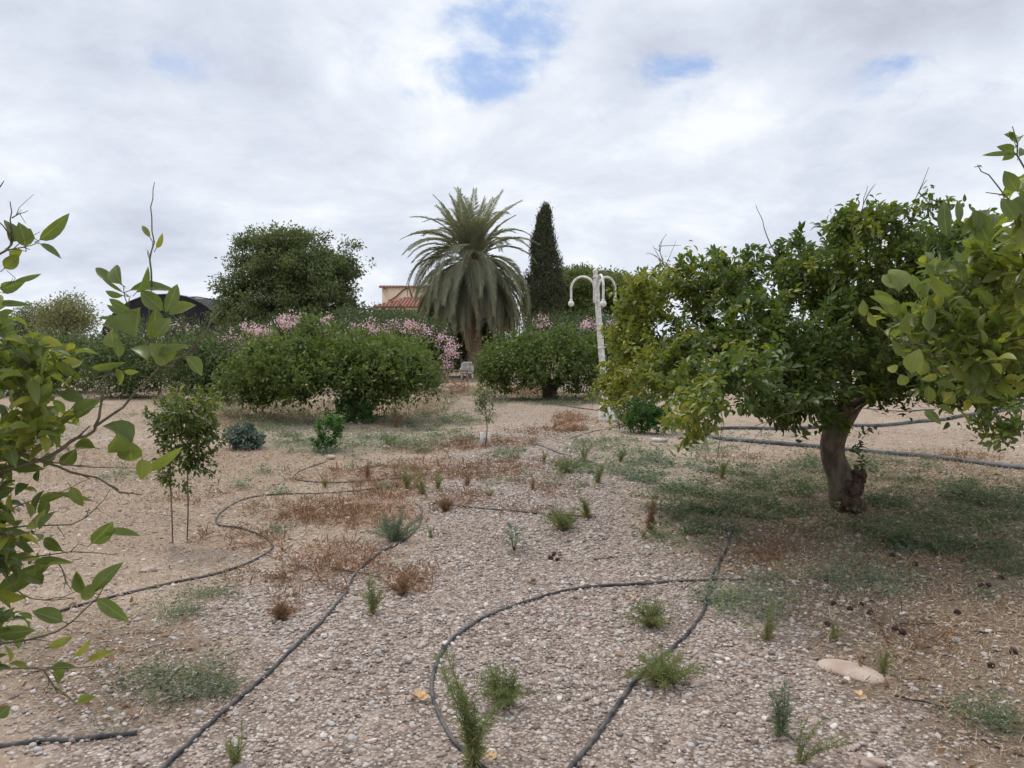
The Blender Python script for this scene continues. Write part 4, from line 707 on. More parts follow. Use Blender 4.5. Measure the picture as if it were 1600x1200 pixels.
for i, (px, py, lab) in enumerate(FR):
    r = .017+.006*R.random(); single('rotten_fruit', lab, 'fruit', 'fruit', px, py, (r, r*.95, r*.85), 40+i, i, 'rotten fruits fallen on the ground', .12, .1)
def dryleaf(px, py, l, label, seed):
    b = gp(px, py); mb = MB(); q = np.random.default_rng(seed)
    for k in range(4): add_leaves(mb, (b+[q.normal()*.006, q.normal()*.006, .012+.004*k])[None], np.array([[math.cos(k*1.1), math.sin(k*1.1), .25]]), np.array([[q.normal()*.4, q.normal()*.4, 1]]), l, l*.62, .5, 'hi', curl=-.3, fold=.5)
    tag(mb.build('dead_leaf', M['paper']), label, 'leaf')
dryleaf(655, 1098, .052, 'large curled tan dead leaf lying left of the hose loop', 1); dryleaf(1342, 1094, .035, 'small brown dead leaf below the flat rock', 2); dryleaf(990, 940, .03, 'orange-brown dead leaf caught in the weed under the arched hose', 3); dryleaf(1112, 968, .025, 'tan dead leaf right of the thick hose', 4); dryleaf(768, 1192, .03, 'brown dead leaf at the foot of the tall feathery weed', 5)
for i, (a, c_, lab) in enumerate((((930, 876), (965, 873), 'short dark stick on the gravel behind the arched hose'), ((1400, 980), (1460, 976), 'thin dark stick in the litter at right'), ((1395, 1090), (1490, 1112), 'long thin stick on the gravel below the flat rock'), ((1520, 990), (1575, 992), 'thin stick near the right edge'), ((1015, 692), (1035, 706), 'thin bent stick beside the round lid'), ((250, 1080), (290, 1040), 'pale dry stalk in the creeping weed at lower left'), ((520, 890), (600, 905), 'reddish stalk lying in the dry weeds right of the S-shaped hose'))):
    p0 = gp(*a); p1 = gp(*c_); mb = MB(); n = 7; t_ = np.linspace(0, 1, n)[:, None]; P = p0+(p1-p0)*t_+R.normal(size=(n, 3))*.006*np.array([1, 1, .3])+[0, 0, .012]
    tube(mb, P, np.linspace(.0055, .003, n), 5); tag(mb.build('fallen_stick', M['bark_dark']), lab, 'stick')

# ================================================================ LAMP POST
b = gp(948, 657); Yb = b[1]; top = at(930, 424, Yb); lp = thing('lamp_post', b, 'peeling white three-armed garden lamp post leaning slightly left', 'lamp post')
ax = top-b; Hh = np.linalg.norm(ax); D = nrm(ax)
mb = MB(); tube(mb, [b-D*.08, b+D*.02, b+D*.26, b+D*.34, b+D*.42], [.185, .18, .155, .12, .095], 8, lump=.03); mb.build('base', M['white'], lp)
mb = MB(); s = np.linspace(.40, Hh-.12, 30)
tube(mb, b+D*s[:, None], np.interp(s, [.4, 1.0, 2.1, Hh], [.074, .068, .062, .056]), 12, lump=.05)
for z in (1.55, 2.05): tube(mb, [b+D*(z-.02), b+D*(z+.02)], [.074, .074], 12)
mb.build('column', M['white'], lp)
mb = MB(); tube(mb, [b+D*(Hh-.14), b+D*(Hh-.10), b+D*(Hh-.03), b+D*Hh, b+D*(Hh+.06)], [.075, .05, .045, .06, .012], 12); mb.build('finial', M['white'], lp)
Rr = .255
for k, az in enumerate((158, -82, 38)):
    h_ = np.array([math.cos(rad(az)), math.sin(rad(az)), 0]); th = np.linspace(math.pi, -.0, 20)
    c0 = b+D*(Hh-.36)+h_*(Rr+.05); pts = [c0-h_*Rr+[0, 0, -.30]]+[c0+h_*Rr*math.cos(t_)+np.array([0, 0, Rr*math.sin(t_)]) for t_ in th]
    dz = (.26, .30, .22)[k]; pts.append(pts[-1]+[0, 0, -dz]); arm = MB(); tube(arm, spline(pts, .03), .026, 10); a_ = arm.build('arm', M['white'], lp)
    e = pts[-1]
    if k < 2:
        gl = MB(); rock(gl, e+[0, 0, -.05], (.066, .066, .066), 0, 0, 16, 0.); tube(gl, [e+[0, 0, .04], e+[0, 0, .0]], [.03, .042], 10); gl.build('globe', M['globe'], lp)
    else:
        gl = MB(); tube(gl, [e+[0, 0, .04], e+[0, 0, -.03]], [.03, .045], 10); gl.build('socket', M['white'], lp)

# ================================================================ FAR THINGS
# palm
pb = gp(741, 590); pb = np.array([at(741, 560, 38)[0], 38., 0.]); pt = thing('date_palm', pb, 'tall date palm with arching fronds and a hanging skirt, centre of the view', 'palm'); cr = at(737, 402, 38)
mb = MB(); sp = spline([pb-[0, 0, .1], pb+[0, 0, 2], cr+[0, 0, -.3]], .12); tube(mb, sp, .30+.05*(np.arange(len(sp)) % 2)+.10*np.exp(-np.linspace(0, 6, len(sp))), 14, lump=.12); mb.build('trunk', M['palm_bark'], pt)
mb = MB()
for k in range(90):
    a = R.random()*6.28; h0 = -.9+1.3*R.random(); p0 = cr+np.array([math.cos(a)*.30, math.sin(a)*.30, h0]); tube(mb, [p0, p0+np.array([math.cos(a)*.18, math.sin(a)*.18, .22])], [.07, .03], 5, tint=.5)
mb.build('frond_bases', plain('frond_base', (.20, .10, .05), (.32, .19, .10), 10, .9), pt)
def frond(az, e0, bend, Lf, tint, lw=.050, n=46, dead=0., leaf=.40, tw=0., dz=0., pw=1.25, rest=None, restl=None):
    ns = 22; s = np.linspace(0, 1, ns); el = np.maximum(e0-bend*s**pw, rad(-88)); d = np.stack([np.cos(el)*math.cos(az), np.cos(el)*math.sin(az), np.sin(el)], -1)
    p = cr+np.array([math.cos(az)*.2, math.sin(az)*.2, R.normal()*.18+dz])+np.vstack([[0, 0, 0], np.cumsum((d[1:]+d[:-1])/2*Lf/(ns-1), 0)])
    p = p+np.outer(np.sin(s*3)*tw, [-math.sin(az), math.cos(az), 0])
    p[:, 2] = np.maximum(p[:, 2], 1.1)
    rb = rest or MB(); tube(rb, p, np.linspace(.035, .008, ns), 5)
    fo = restl or MB(); k = np.linspace(.14, 1, n); i = np.minimum((k*(ns-1)).astype(int), ns-2); f = (k*(ns-1)-i)[:, None]; P = p[i]*(1-f)+p[i+1]*f; T = nrm(p[i+1]-p[i]); sd = np.array([-math.sin(az), math.cos(az), 0.]); up = np.cross(sd, T)*-1; up = np.where(up[:, 2:3] < 0, -up, up) if e0-bend > -.9 else up
    l = leaf*np.sin(np.clip(k*1.08+.02, 0, 1)*math.pi*.9+.12)**.6*(.85+.3*R.random(n)); l = np.maximum(l, .12)
    for sg in (-1, 1):
        Ax = T*(.65+.4*k[:, None])+sd*sg*(1.1 if pw > 1 else .8)+up*.28+R.normal(size=(n, 3))*.10+np.array([0, 0, -.35*dead]); Nn = up+sd*sg*-.4+R.normal(size=(n, 3))*.2
        add_leaves(fo, P, Ax, Nn, l, lw, np.clip(tint+R.normal(size=n)*.12+dead*.45*k**6, 0, 1), 'low', curl=.18+.3*dead, fold=.4)
    if rest: return
    r_ = rb.build('frond', M['rachis'], pt); q = fo.build('leaflets', M['palm'], pt); loc = q.location.copy(); q.parent = r_; q.location = (0, 0, 0)
ga = 2.39996
RB, RL = MB(), MB()
for k in range(98+90):
    u = k/97 if k < 98 else (.04+.3*R.random() if R.random() < .12 else .62+.38*R.random()); az = k*ga+R.normal()*.1
    if u < .17: e0 = rad(86-22*u/.17+R.normal()*3); bend = rad(18+30*u/.17); Lf = 3.3+R.normal()*.12; tn = .35
    elif u < .40: v = (u-.17)/.23; e0 = rad(66-36*v+R.normal()*4); bend = rad(74+26*v+R.normal()*6); Lf = 3.55+R.normal()*.15; tn = .35
    else: v = (u-.40)/.60; e0 = rad(34-50*v+R.normal()*7); bend = rad(122-48*v+R.normal()*5); Lf = 4.35+.2*R.normal()-.5*v; tn = .40+.30*v+.12*R.normal()
    frond(az, e0, bend, Lf, tn-.08+R.normal()*.06, dead=max(0, u-.4), tw=R.normal()*.15, n=64 if u < .40 else 100, leaf=.50 if u < .40 else .50, lw=.045 if u < .40 else .034, dz=-.8*max(0, u-.40)/.60, pw=1.25 if u < .40 else .72, rest=RB if k > 97 else None, restl=RL if k > 97 else None)
r_ = RB.build('frond', M['rachis'], pt); tag(r_, kind='stuff'); q = RL.build('leaflets', M['palm'], pt); q.parent = r_; q.location = (0, 0, 0)
mb = MB()
for k in range(46):
    a = R.random()*6.28; r0 = .5+1.7*R.random(); x, y = pb[0]+math.cos(a)*r0, pb[1]+math.sin(a)*r0; z0 = 2.6+R.random()*.8; z1 = 1.1+R.random()*1.2; tube(mb, [(x, y, z0), (x+R.normal()*.05, y, (z0+z1)/2), (x+R.normal()*.1, y, z1)], .018, 4)
mb.build('hanging_dead_stalks', M['deadstalk'], pt)

# cypress
cb = np.array([at(851, 560, 46)[0], 46., 0.]); ct = thing('cypress', cb, 'dark narrow cypress standing right of the palm', 'tree')
mb = MB(); tube(mb, [cb, cb+[0, 0, 4], cb+[0, 0, 8.5]], [.22, .15, .03], 8); mb.build('trunk', M['bark_dark'], ct)
prof = [(318, 2, 853), (326, 6, 852), (334, 9, 850), (348, 10, 850), (362, 14, 848), (376, 19, 851), (385, 19, 850), (400, 23, 851), (425, 27, 852), (450, 30, 852), (500, 30, 851), (545, 28, 851), (560, 12, 851)]
py_ = np.array([p_[0] for p_ in prof]); pr_ = np.array([p_[1] for p_ in prof]); pc_ = np.array([p_[2] for p_ in prof])
n = 2600; q = 318+R.random(n)*238; a = R.random(n)*6.28; rr = np.interp(q, py_, pr_)*46/F*(.80+.2*R.random(n)+.16*np.sin(a*3+q*.13)+.12*np.sin(a*5-q*.23)); zc = at(0, 0, 46)
Cn = np.array([at(np.interp(v, py_, pc_), v, 46) for v in q])+np.stack([np.cos(a)*rr, np.sin(a)*rr, 0*a], -1)
Cn[:, 2] -= .35; Cn[:, 0] = cb[0]+(Cn[:, 0]-cb[0])*.92; c = MB(); per = 20; o_ = R.normal(size=(n, per, 3))*np.array([.09, .09, .17]); P = (Cn[:, None]+o_).reshape(-1, 3); m = len(P); rad_ = np.repeat(np.stack([np.cos(a), np.sin(a), 0*a], -1), per, 0)
l = .13*(.6+.8*R.random(m)); add_leaves(c, P, rad_*.45+np.array([0, 0, 1.])+R.normal(size=(m, 3))*.3, rad_+R.normal(size=(m, 3))*.5, l, l*.4, np.clip(.42+np.repeat(R.normal(size=n)*.22, per)+R.normal(size=m)*.12, 0, 1), 'low')
c.build('crown', M['cypress'], ct)

def far_tree(name, label, Yt, basepx, blobs, nc, per, sig, L, lm, tint0=.4, W=None, trunk_r=.3, hang=0., upn=.6, nlimb=60, bark='bark_dark', lower=None, sub=None):
    b = np.array([at(basepx, 560, Yt)[0], Yt, 0.]); t = thing(name, b, label, 'tree'); bl = [(x, y, Yt+dz, rx, ry, rY) for x, y, dz, rx, ry, rY in blobs]
    P = blob_pts(bl, nc, .4, bias=4.5)
    if sub: P = (P[:, None]+R.normal(size=(nc, sub[0], 3))*np.array([sub[1], sub[1], sub[2]])+np.array([0, 0, -1.])*(R.random((nc, sub[0], 1))**2)*sub[3]).reshape(-1, 3)
    mid = at(basepx, lower or 520, Yt)
    A, par, tips = grow([[b-[0, 0, .1], (b+mid)/2, mid], [mid, mid+[.3, 0, .8]]], P[:nlimb], .5)
    w = MB(); wood(w, A, par, .018, 2.3, trunk_r, 6); w.build('trunk', M[bark], t)
    c = MB(); cloud_leaves(c, P, per, np.array(sig), L, W or L*.5, tint0, .35, 'low', upn, hang); c.build('crown', M[lm], t); return t
Bt = [(405, 380, 0, 28, 20, 1.2), (440, 370, 0, 34, 20, 1.4), (480, 375, 0, 34, 20, 1.4), (530, 388, 0, 30, 22, 1.2), (385, 415, 0, 28, 24, 1.3), (370, 440, 0, 26, 20, 1.2), (430, 415, -1.2, 46, 28, 1.5), (490, 420, -1.2, 46, 28, 1.5), (525, 425, 0, 34, 18, 1.3), (380, 475, 0, 32, 26, 1.5), (435, 470, -1.5, 50, 34, 1.6), (500, 470, -1.5, 50, 32, 1.6), (545, 452, 0, 30, 12, 1), (540, 480, 0, 26, 20, 1.2), (465, 440, 1.6, 80, 60, 1.6), (352, 466, 0, 14, 6, .6), (420, 505, 0, 70, 18, 1.6), (510, 505, 0, 46, 16, 1.4), (360, 490, 0, 20, 26, 1)]
far_tree('broad_tree', 'large rounded broad-leaved tree rising behind the oleanders left of the house', 42, 462, Bt, 250, 34, (.17, .17, .10), .17, 'tree', .42, trunk_r=.28, hang=.55, nlimb=420, sub=(8, .36, .12, .5))
far_tree('umbrella_pine', 'low rounded green pine between the cypress and the lamp post', 50, 930, [(850, 478, 0, 28, 22, 2), (880, 470, 0, 40, 26, 2.2), (905, 445, 0, 44, 24, 2.4), (950, 452, 0, 44, 26, 2.4), (985, 462, 0, 34, 28, 2), (920, 480, -1, 60, 26, 2), (1000, 480, 0, 26, 30, 2), (860, 500, 0, 30, 18, 2), (895, 430, 1, 30, 14, 1.5)], 330, 30, (.2, .2, .14), .17, 'pine', .6, trunk_r=.3, sub=(6, .32, .14, .3))
far_tree('pale_tree', 'pale yellowish tree far off at the left, above the dark back row', 60, 102, [(95, 490, 0, 22, 22, 2), (118, 485, 0, 22, 20, 2), (105, 470, 0, 10, 10, 1), (130, 502, 0, 18, 16, 1.5), (100, 515, 0, 40, 16, 2)], 320, 24, (.32, .32, .2), .2, 'poplar', .55, trunk_r=.25)
far_tree('grey_green_tree', 'grey-green tree far off at the left, behind the pale one', 66, 55, [(55, 492, 0, 26, 14, 2), (38, 508, 0, 24, 14, 2), (75, 500, 0, 24, 18, 2), (20, 515, 0, 20, 12, 2)], 260, 24, (.35, .35, .2), .2, 'poplar', .05, trunk_r=.25)
far_tree('green_bush_tree', 'feathery green bush in front of the house eave beside the broad tree', 38, 560, [(545, 500, 0, 26, 14, 1.2), (590, 498, 0, 30, 12, 1.2), (625, 498, 0, 26, 10, 1.2), (570, 520, 0, 60, 20, 1.2), (640, 515, 0, 30, 18, 1.2)], 420, 26, (.22, .22, .16), .13, 'oleander', .5, trunk_r=.12)
far_tree('evergreen_shrub', 'very dark evergreen shrub filling the space under the palm', 36, 722, [(722, 555, 4, 22, 36, 1), (745, 545, 4.6, 30, 46, 1), (705, 545, 3.6, 22, 36, 1), (780, 540, 3.6, 24, 44, 1), (690, 530, 4, 20, 30, 1), (735, 520, 5.2, 60, 26, 1)], 900, 24, (.18, .18, .14), .12, 'citrus_dark', .1, trunk_r=.1, lower=575)

# oleanders
def oleander(label, base, Yt, blobs, fl, nf, nc=330):
    b = np.array([at(base, 560, Yt)[0], Yt, 0.]); t = thing('oleander', b, label, 'shrub', 'pink flowering oleanders'); bl = [(x, y, Yt+dz, rx, ry, rY) for x, y, dz, rx, ry, rY in blobs]
    P = blob_pts(bl, nc, .3, bias=4); A, par, tips = grow([[b-[0, 0, .05], b+[0, 0, .4]]], P[:50], .4, pl=.02); w = MB(); wood(w, A, par, .008, 2.2, .08, 5); w.build('stem', M['twig'], t)
    c = MB(); cloud_leaves(c, P, 26, np.array([.17, .17, .17]), .15, .03, .4, .3, 'low', .4, -.4); c.build('foliage', M['oleander'], t)
    f = MB(); cs = []
    for (x, y, rx, ry, k) in fl:
        for _ in range(int(nf*k)):
            a = R.random()*6.28; r = R.random()**.5; cs.append(at(x+math.cos(a)*r*rx, y+math.sin(a)*r*ry, Yt-1.0+R.normal()*.3)+R.normal(size=3)*.09)
    cs = np.array(cs); o_ = R.normal(size=(len(cs), 11, 3))*.06; Pp = (cs[:, None]+o_).reshape(-1, 3); m = len(Pp)
    add_leaves(f, Pp, nrm(o_.reshape(-1, 3))+R.normal(size=(m, 3))*.6, R.normal(size=(m, 3)), .062, .05, np.clip(.5+R.normal(size=m)*.3, 0, 1), 'low', curl=.1, fold=.2); f.build('blossom', M['flower'], t)
oleander('oleander with sparse pink blooms below the shade net tunnel', 250, 28, [(215, 530, 0, 40, 18, 1), (255, 525, 0, 40, 24, 1.1), (290, 530, 0, 30, 26, 1), (250, 555, 0, 60, 26, 1)], [(285, 515, 24, 12, .5), (240, 528, 30, 14, .2), (190, 520, 16, 8, .25)], 24, 330)
oleander('oleander with the thickest pink flower clusters at the left end of the broad citrus tree', 360, 27, [(340, 545, 0, 40, 24, 1), (380, 528, 0, 40, 20, 1.1), (350, 570, 0, 50, 30, 1), (310, 550, .4, 30, 26, 1)], [(360, 540, 18, 10, 1.3), (390, 514, 12, 6, .6), (412, 522, 14, 9, 1.2), (370, 528, 40, 6, .3), (340, 545, 10, 8, .4)], 30, 330)
oleander('oleander with blooms peaking above the middle of the broad citrus tree', 470, 27, [(440, 522, 0, 34, 20, 1), (470, 520, 0, 40, 22, 1.1), (510, 525, 0, 36, 22, 1)], [(447, 505, 12, 8, 1.3), (460, 498, 8, 4, .4), (480, 518, 12, 6, .3), (500, 516, 12, 7, .5), (508, 500, 8, 4, .3)], 30, 300)
oleander('oleander with blooms in front of the house wall', 590, 28, [(560, 525, 0, 36, 20, 1), (600, 518, 0, 40, 20, 1.1), (640, 520, 0, 30, 20, 1)], [(585, 513, 9, 8, .9), (575, 505, 6, 5, .3), (548, 515, 8, 6, .4), (612, 508, 14, 7, .5), (600, 520, 12, 5, .25)], 30, 300)
oleander('oleander with blooms hanging down beside the palm skirt', 675, 27, [(655, 522, 0, 32, 20, 1), (680, 535, 0, 24, 28, .9), (690, 560, 0, 16, 26, .7)], [(645, 512, 14, 7, .9), (662, 520, 14, 6, .5), (690, 532, 12, 6, .5), (702, 543, 9, 10, .6), (701, 560, 8, 8, .4), (696, 574, 6, 7, .25)], 30, 280)
oleander('oleander with a few blooms between the palm and the round citrus tree', 860, 33, [(845, 512, 0, 34, 16, 1.1), (880, 510, 0, 34, 16, 1.1), (870, 535, 0, 60, 22, 1.1)], [(848, 503, 12, 7, .7), (878, 512, 10, 4, .3)], 22, 300)
oleander('oleander with blooms directly behind the lamp post', 930, 33, [(920, 512, 0, 34, 15, 1.1), (960, 514, 0, 36, 16, 1.1), (940, 535, 0, 60, 22, 1.1)], [(915, 507, 15, 6, 1.1), (955, 512, 12, 5, .6)], 24, 300)

# house
def tiles(mb, p00, p10, p01, p11, nrow, ncol, r=.09):
    p00, p10, p01, p11 = map(lambda v: np.array(v, float), (p00, p10, p01, p11))
    for j in range(ncol):
        u = (j+.5)/ncol; a = p00+(p10-p00)*u; b_ = p01+(p11-p01)*u; L_ = np.linalg.norm(b_-a)
        if L_ < .2: continue
        nr = max(1, int(nrow*L_/max(np.linalg.norm(p01-p00), np.linalg.norm(p11-p10))))
        for i_ in range(nr):
            s0 = i_/nr; s1 = (i_+1.12)/nr; t0 = R.random()**2; q0 = a+(b_-a)*s0; q1 = a+(b_-a)*min(s1, 1.); tube(mb, [q0+[0, 0, .05], q1+[0, 0, .02]], [r*(1+.05*R.normal()), r*.8], 7, tint=t0*.8)
Yh = 50.; hx0 = at(583, 500, Yh)[0]; hx1 = at(728, 500, Yh)[0]; zE = at(600, 482, Yh)[2]
hs = thing('house', (float((hx0+hx1)/2), Yh+3, 0), 'peach plastered house with a red tiled lean-to roof beside the palm', 'house')
mb = MB(); box(mb, ((hx0+hx1)/2, Yh+3, zE/2-.1), (hx1-hx0, 6, zE)); mb.build('lower_wall', M['plaster2'], hs)
mb = MB(); box(mb, ((hx0+hx1)/2-.03, Yh-.06, zE-.06), (hx1-hx0+.3, .25, .16)); box(mb, ((hx0+hx1)/2-.03, Yh+.0, zE-.26), (hx1-hx0+.1, .12, .10)); mb.build('cornice', M['plaster2'], hs)
e0 = at(577, 480, Yh-.2); x0 = e0[0]; zr0 = zE+.03; wx0 = at(597, 460, Yh+3)[0]; zT = at(600, 449.5, Yh+3)[2]
tp = at(596, 470.5, Yh+3); zrt = at(640, 467, Yh+3)[2]
mb = MB(); V = [(x0, Yh-.2, zr0), (hx1+.3, Yh-.2, zr0), (hx1+.3, Yh+2.98, zrt+.05), (wx0+1.6, Yh+2.98, zrt+.05), (x0, Yh+6, zr0), (wx0+1.6, Yh+6, zrt+.05)]
mb.add(V, [np.array([(0, 1, 2, 3)]), np.array([(0, 3, 5, 4)])]); rf = mb.build('roof', M['tile'], hs, smooth=False)
mb = MB(); nC = int((hx1+.3-x0)/.22); 
for j in range(nC):
    xx = x0+(j+.5)*.22; d = min(1., (xx-x0)/(wx0+1.6-x0)); ln = 3.18*d
    if ln < .3: continue
    nr = max(1, int(ln/.42))
    for i_ in range(nr):
        f0 = i_/nr*d; f1 = min((i_+1.15)/nr, 1)*d; y0, y1 = Yh-.22+3.18*f0, Yh-.22+3.18*f1; z0, z1 = zr0+(zrt+.05-zr0)*f0, zr0+(zrt+.05-zr0)*f1
        tube(mb, [(xx, y0, z0+.07), (xx, y1, z1+.03)], [.10*(1+.06*R.normal()), .08], 7, tint=R.random()**2*.9)
q = mb.build('roof_tiles', M['tile'], hs); q.parent = rf; q.location = -hs.location if False else (0, 0, 0)
q.data.transform(__import__('mathutils').Matrix.Translation((0, 0, 0)))
hx2 = at(722, 460, Yh+3)[0]
mb = MB(); box(mb, ((wx0+hx2)/2, Yh+6, zT/2), (hx2-wx0, 6, zT)); mb.build('upper_wall', M['plaster'], hs)
mb = MB(); xx = wx0-.1
while xx < hx2: tube(mb, [(xx, Yh+2.86, zT+.05), (xx, Yh+3.5, zT+.12)], [.095, .085], 8, tint=.6*R.random()+.4); xx += .215
mb.build('parapet_tiles', M['tile'], hs)
mb = MB(); P_ = [at(606, 471, Yh+2.93), at(618, 464, Yh+2.93), at(630, 453, Yh+2.93), at(640, 449.5, Yh+2.93)]; tube(mb, spline(P_, .1), .05, 6); tube(mb, [at(639.5, 449.5, Yh+2.9), at(643.5, 464, Yh+2.9)], .06, 6); mb.build('drain_pipe', M['rust'], hs)

# shade net tunnel
Yt = 46.; tn = thing('shade_tunnel', (at(253, 540, Yt)[0], Yt, 0.), 'arched tunnel covered with black shade net behind the left oleanders', 'tunnel')
prf = [(160, 545), (161, 515), (166, 503), (180, 488), (200, 473), (222, 464), (245, 461), (268, 460), (292, 464), (315, 474), (335, 487), (342, 496), (344, 515), (345, 545)]
F0 = np.array([at(*p_, Yt) for p_ in prf]); F0[0, 2] = F0[-1, 2] = 0; F1 = F0+[1.6, 11, 0]; n_ = len(prf)
mb = MB(); mb.add(np.vstack([F0, F0+[0, .06, 0]]), [np.array([list(range(n_))[::-1]]), np.array([[n_+i_ for i_ in range(n_)]]), np.array([(i_, i_+1, n_+i_+1, n_+i_) for i_ in range(n_-1)])]); mb.build('end_net', M['net'], tn, smooth=False)
mb = MB(); G0 = F0+[0, .08, -.05]; G1 = F1+[0, 0, -.05]; mb.add(np.vstack([G0, G1]), [np.array([(i_, i_+1, n_+i_+1, n_+i_) for i_ in range(n_-1)])]); mb.build('roof_sheet', M['net'], tn)
mb = MB()
for f in (0, .25, .5, .75, 1): tube(mb, (F0*(1-f)+F1*f)+[0, -.03, .02], .045, 6)
mb.build('hoops', M['pipe'], tn)
Yt = 58.; t2 = thing('polytunnel', (at(330, 540, Yt)[0], Yt, 0.), 'pale plastic greenhouse roof showing right behind the black net tunnel', 'greenhouse')
prf = [(270, 545), (272, 490), (285, 474), (305, 468), (328, 470), (345, 480), (352, 492), (353, 545)]; F0 = np.array([at(*p_, Yt) for p_ in prf]); F0[0, 2] = F0[-1, 2] = 0; F1 = F0+[1, 12, 0]; n_ = len(prf)
mb = MB(); mb.add(np.vstack([F0, F1]), [np.array([list(range(n_))[::-1]]), np.array([(i_, i_+1, n_+i_+1, n_+i_) for i_ in range(n_-1)])]); mb.build('plastic_cover', M['sheet'], t2, smooth=False)
mb = MB()
for f in (0, .5, 1): tube(mb, (F0*(1-f)+F1*f)+[0, -.03, .02], .04, 6)
mb.build('hoops', M['pipe'], t2)

# chair, bin, planter pillar, rail
Yc = 34.; cb = np.array([at(730, 580, Yc)[0], Yc, 0.]); s_ = lambda px: px*Yc/F
ch = thing('garden_chair', cb, 'white rounded-back garden chair under the palm', 'chair')
mb = MB(); a = np.linspace(-1.25, 1.25, 9)
V = []
for z, k in ((.38, .27), (.62, .28), (.78, .25), (.86, .17)):
    for t_ in a: V.append(cb+[math.sin(t_)*k, math.cos(t_)*k*.8, z])
V = np.array(V); mb.add(V, [np.array([(r_*9+c_, r_*9+c_+1, r_*9+c_+10, r_*9+c_+9) for r_ in range(3) for c_ in range(8)])]); o = mb.build('backrest', M['wplastic'], ch); md = o.modifiers.new('thick', 'SOLIDIFY'); md.thickness = .03
mb = MB(); box(mb, cb+[0, -.02, .40], (.50, .46, .04)); mb.build('seat', M['wplastic'], ch)
for sx in (-1, 1):
    for sy in (-1, 1): mb = MB(); tube(mb, [cb+[sx*.22, sy*.2, .39], cb+[sx*.26, sy*.23, 0]], [.03, .022], 8); mb.build('leg', M['wplastic'], ch)
    mb = MB(); tube(mb, [cb+[sx*.28, .12, .60], cb+[sx*.29, -.2, .60], cb+[sx*.27, -.23, .40]], .025, 8); mb.build('armrest', M['wplastic'], ch)
rb_ = at(712, 583, 33.6); rt = thing('wooden_rail', (rb_[0], 33.6, 0), 'low grey wooden rail left of the white chair', 'rail')
mb = MB(); z_ = at(712, 579, 33.6)[2]; box(mb, (rb_[0], 33.6, z_), (1.1, .06, .07)); mb.build('rail', M['wood'], rt)
for dx in (-.5, .5): mb = MB(); box(mb, (rb_[0]+dx, 33.64, z_/2-.04), (.07, .02, z_)); mb.build('post', M['wood'], rt)
q = gp(693, 592); Yq = 33.; qx = at(693, 580, Yq)[0]; bt = thing('brick_pillar', (qx, Yq, 0), 'short brown brick pillar under the hanging oleander blooms', 'pillar')
mb = MB(); hb = at(693, 575, Yq)[2]
for k in range(max(4, int(hb/.075))): box(mb, (qx+R.normal()*.004, Yq, .035+k*.075), (.42, .42, .066))
mb.build('brick_courses', M['brick'], bt, smooth=False); mb = MB(); box(mb, (qx, Yq, hb/2), (.40, .40, hb-.02)); box(mb, (qx, Yq, hb+.02), (.48, .48, .05)); mb.build('pillar_core', M['brick'], bt, smooth=False)
q = at(681, 585, 31); bn = thing('plastic_bin', (q[0], 31, 0), 'blue-grey plastic bin left of the brick pillar', 'bin')
mb = MB(); zb = at(681, 576, 31)[2]; tube(mb, [(q[0], 31, 0), (q[0], 31, zb)], [.18, .24], 16); mb.build('body', M['bin'], bn); mb = MB(); tube(mb, [(q[0], 31, zb-.03), (q[0], 31, zb+.03)], [.26, .26], 16); mb.build('rim', M['bin'], bn)

# far woodland and right background
def woods(label, lst, lm, tint0=.3, L=.5):
    c = MB()
    for (x, y, Y_, rx, ry, n) in lst: cloud_leaves(c, blob_pts([(x, y, Y_, rx, ry, 3)], n, .2), 22, np.array([.6, .6, .4]), L, L*.5, tint0, .3, 'low')
    tag(c.build('distant_woodland', M[lm]), label, 'woodland', kind='stuff')
woods('distant low line of trees along the horizon', [(1060, 542, 130, 90, 9, 160), (1200, 540, 140, 90, 10, 160), (1380, 542, 130, 120, 9, 180), (1560, 541, 140, 120, 12, 180), (1750, 541, 130, 120, 12, 120), (-60, 535, 120, 90, 16, 160), (60, 538, 110, 80, 12, 140), (160, 540, 110, 60, 12, 120), (420, 540, 120, 120, 14, 150), (640, 540, 120, 120, 14, 150), (850, 541, 130, 120, 12, 150)], 'tree', .35)
mb = MB()
for (cx, cy, rx, ry, k) in [(430, 640, 170, 14, 1), (300, 632, 60, 10, 1), (640, 640, 60, 12, .8), (700, 612, 50, 10, .8), (780, 612, 60, 10, .8), (980, 600, 60, 8, .6), (1100, 600, 90, 8, .5), (360, 660, 60, 10, .8), (880, 618, 100, 8, .7), (660, 625, 60, 12, 1)]:
    n = int(rx*ry*3.1*k*.45); a = R.random(n)*6.28; r = R.random(n)**.5; P = gpv(cx+np.cos(a)*r*rx, cy+np.sin(a)*r*ry); Ax = R.normal(size=(n, 3))*.5+[0, 0, .8]; l = .07+.09*R.random(n)
    add_leaves(mb, P, Ax, R.normal(size=(n, 3)), l, .014, np.clip(.45+R.normal(size=n)*.3, 0, 1), 'low', curl=.3)
tag(mb.build('dry_grass', M['straw']), 'thin yellowing grass in front of the far citrus trees', 'grass', kind='stuff')

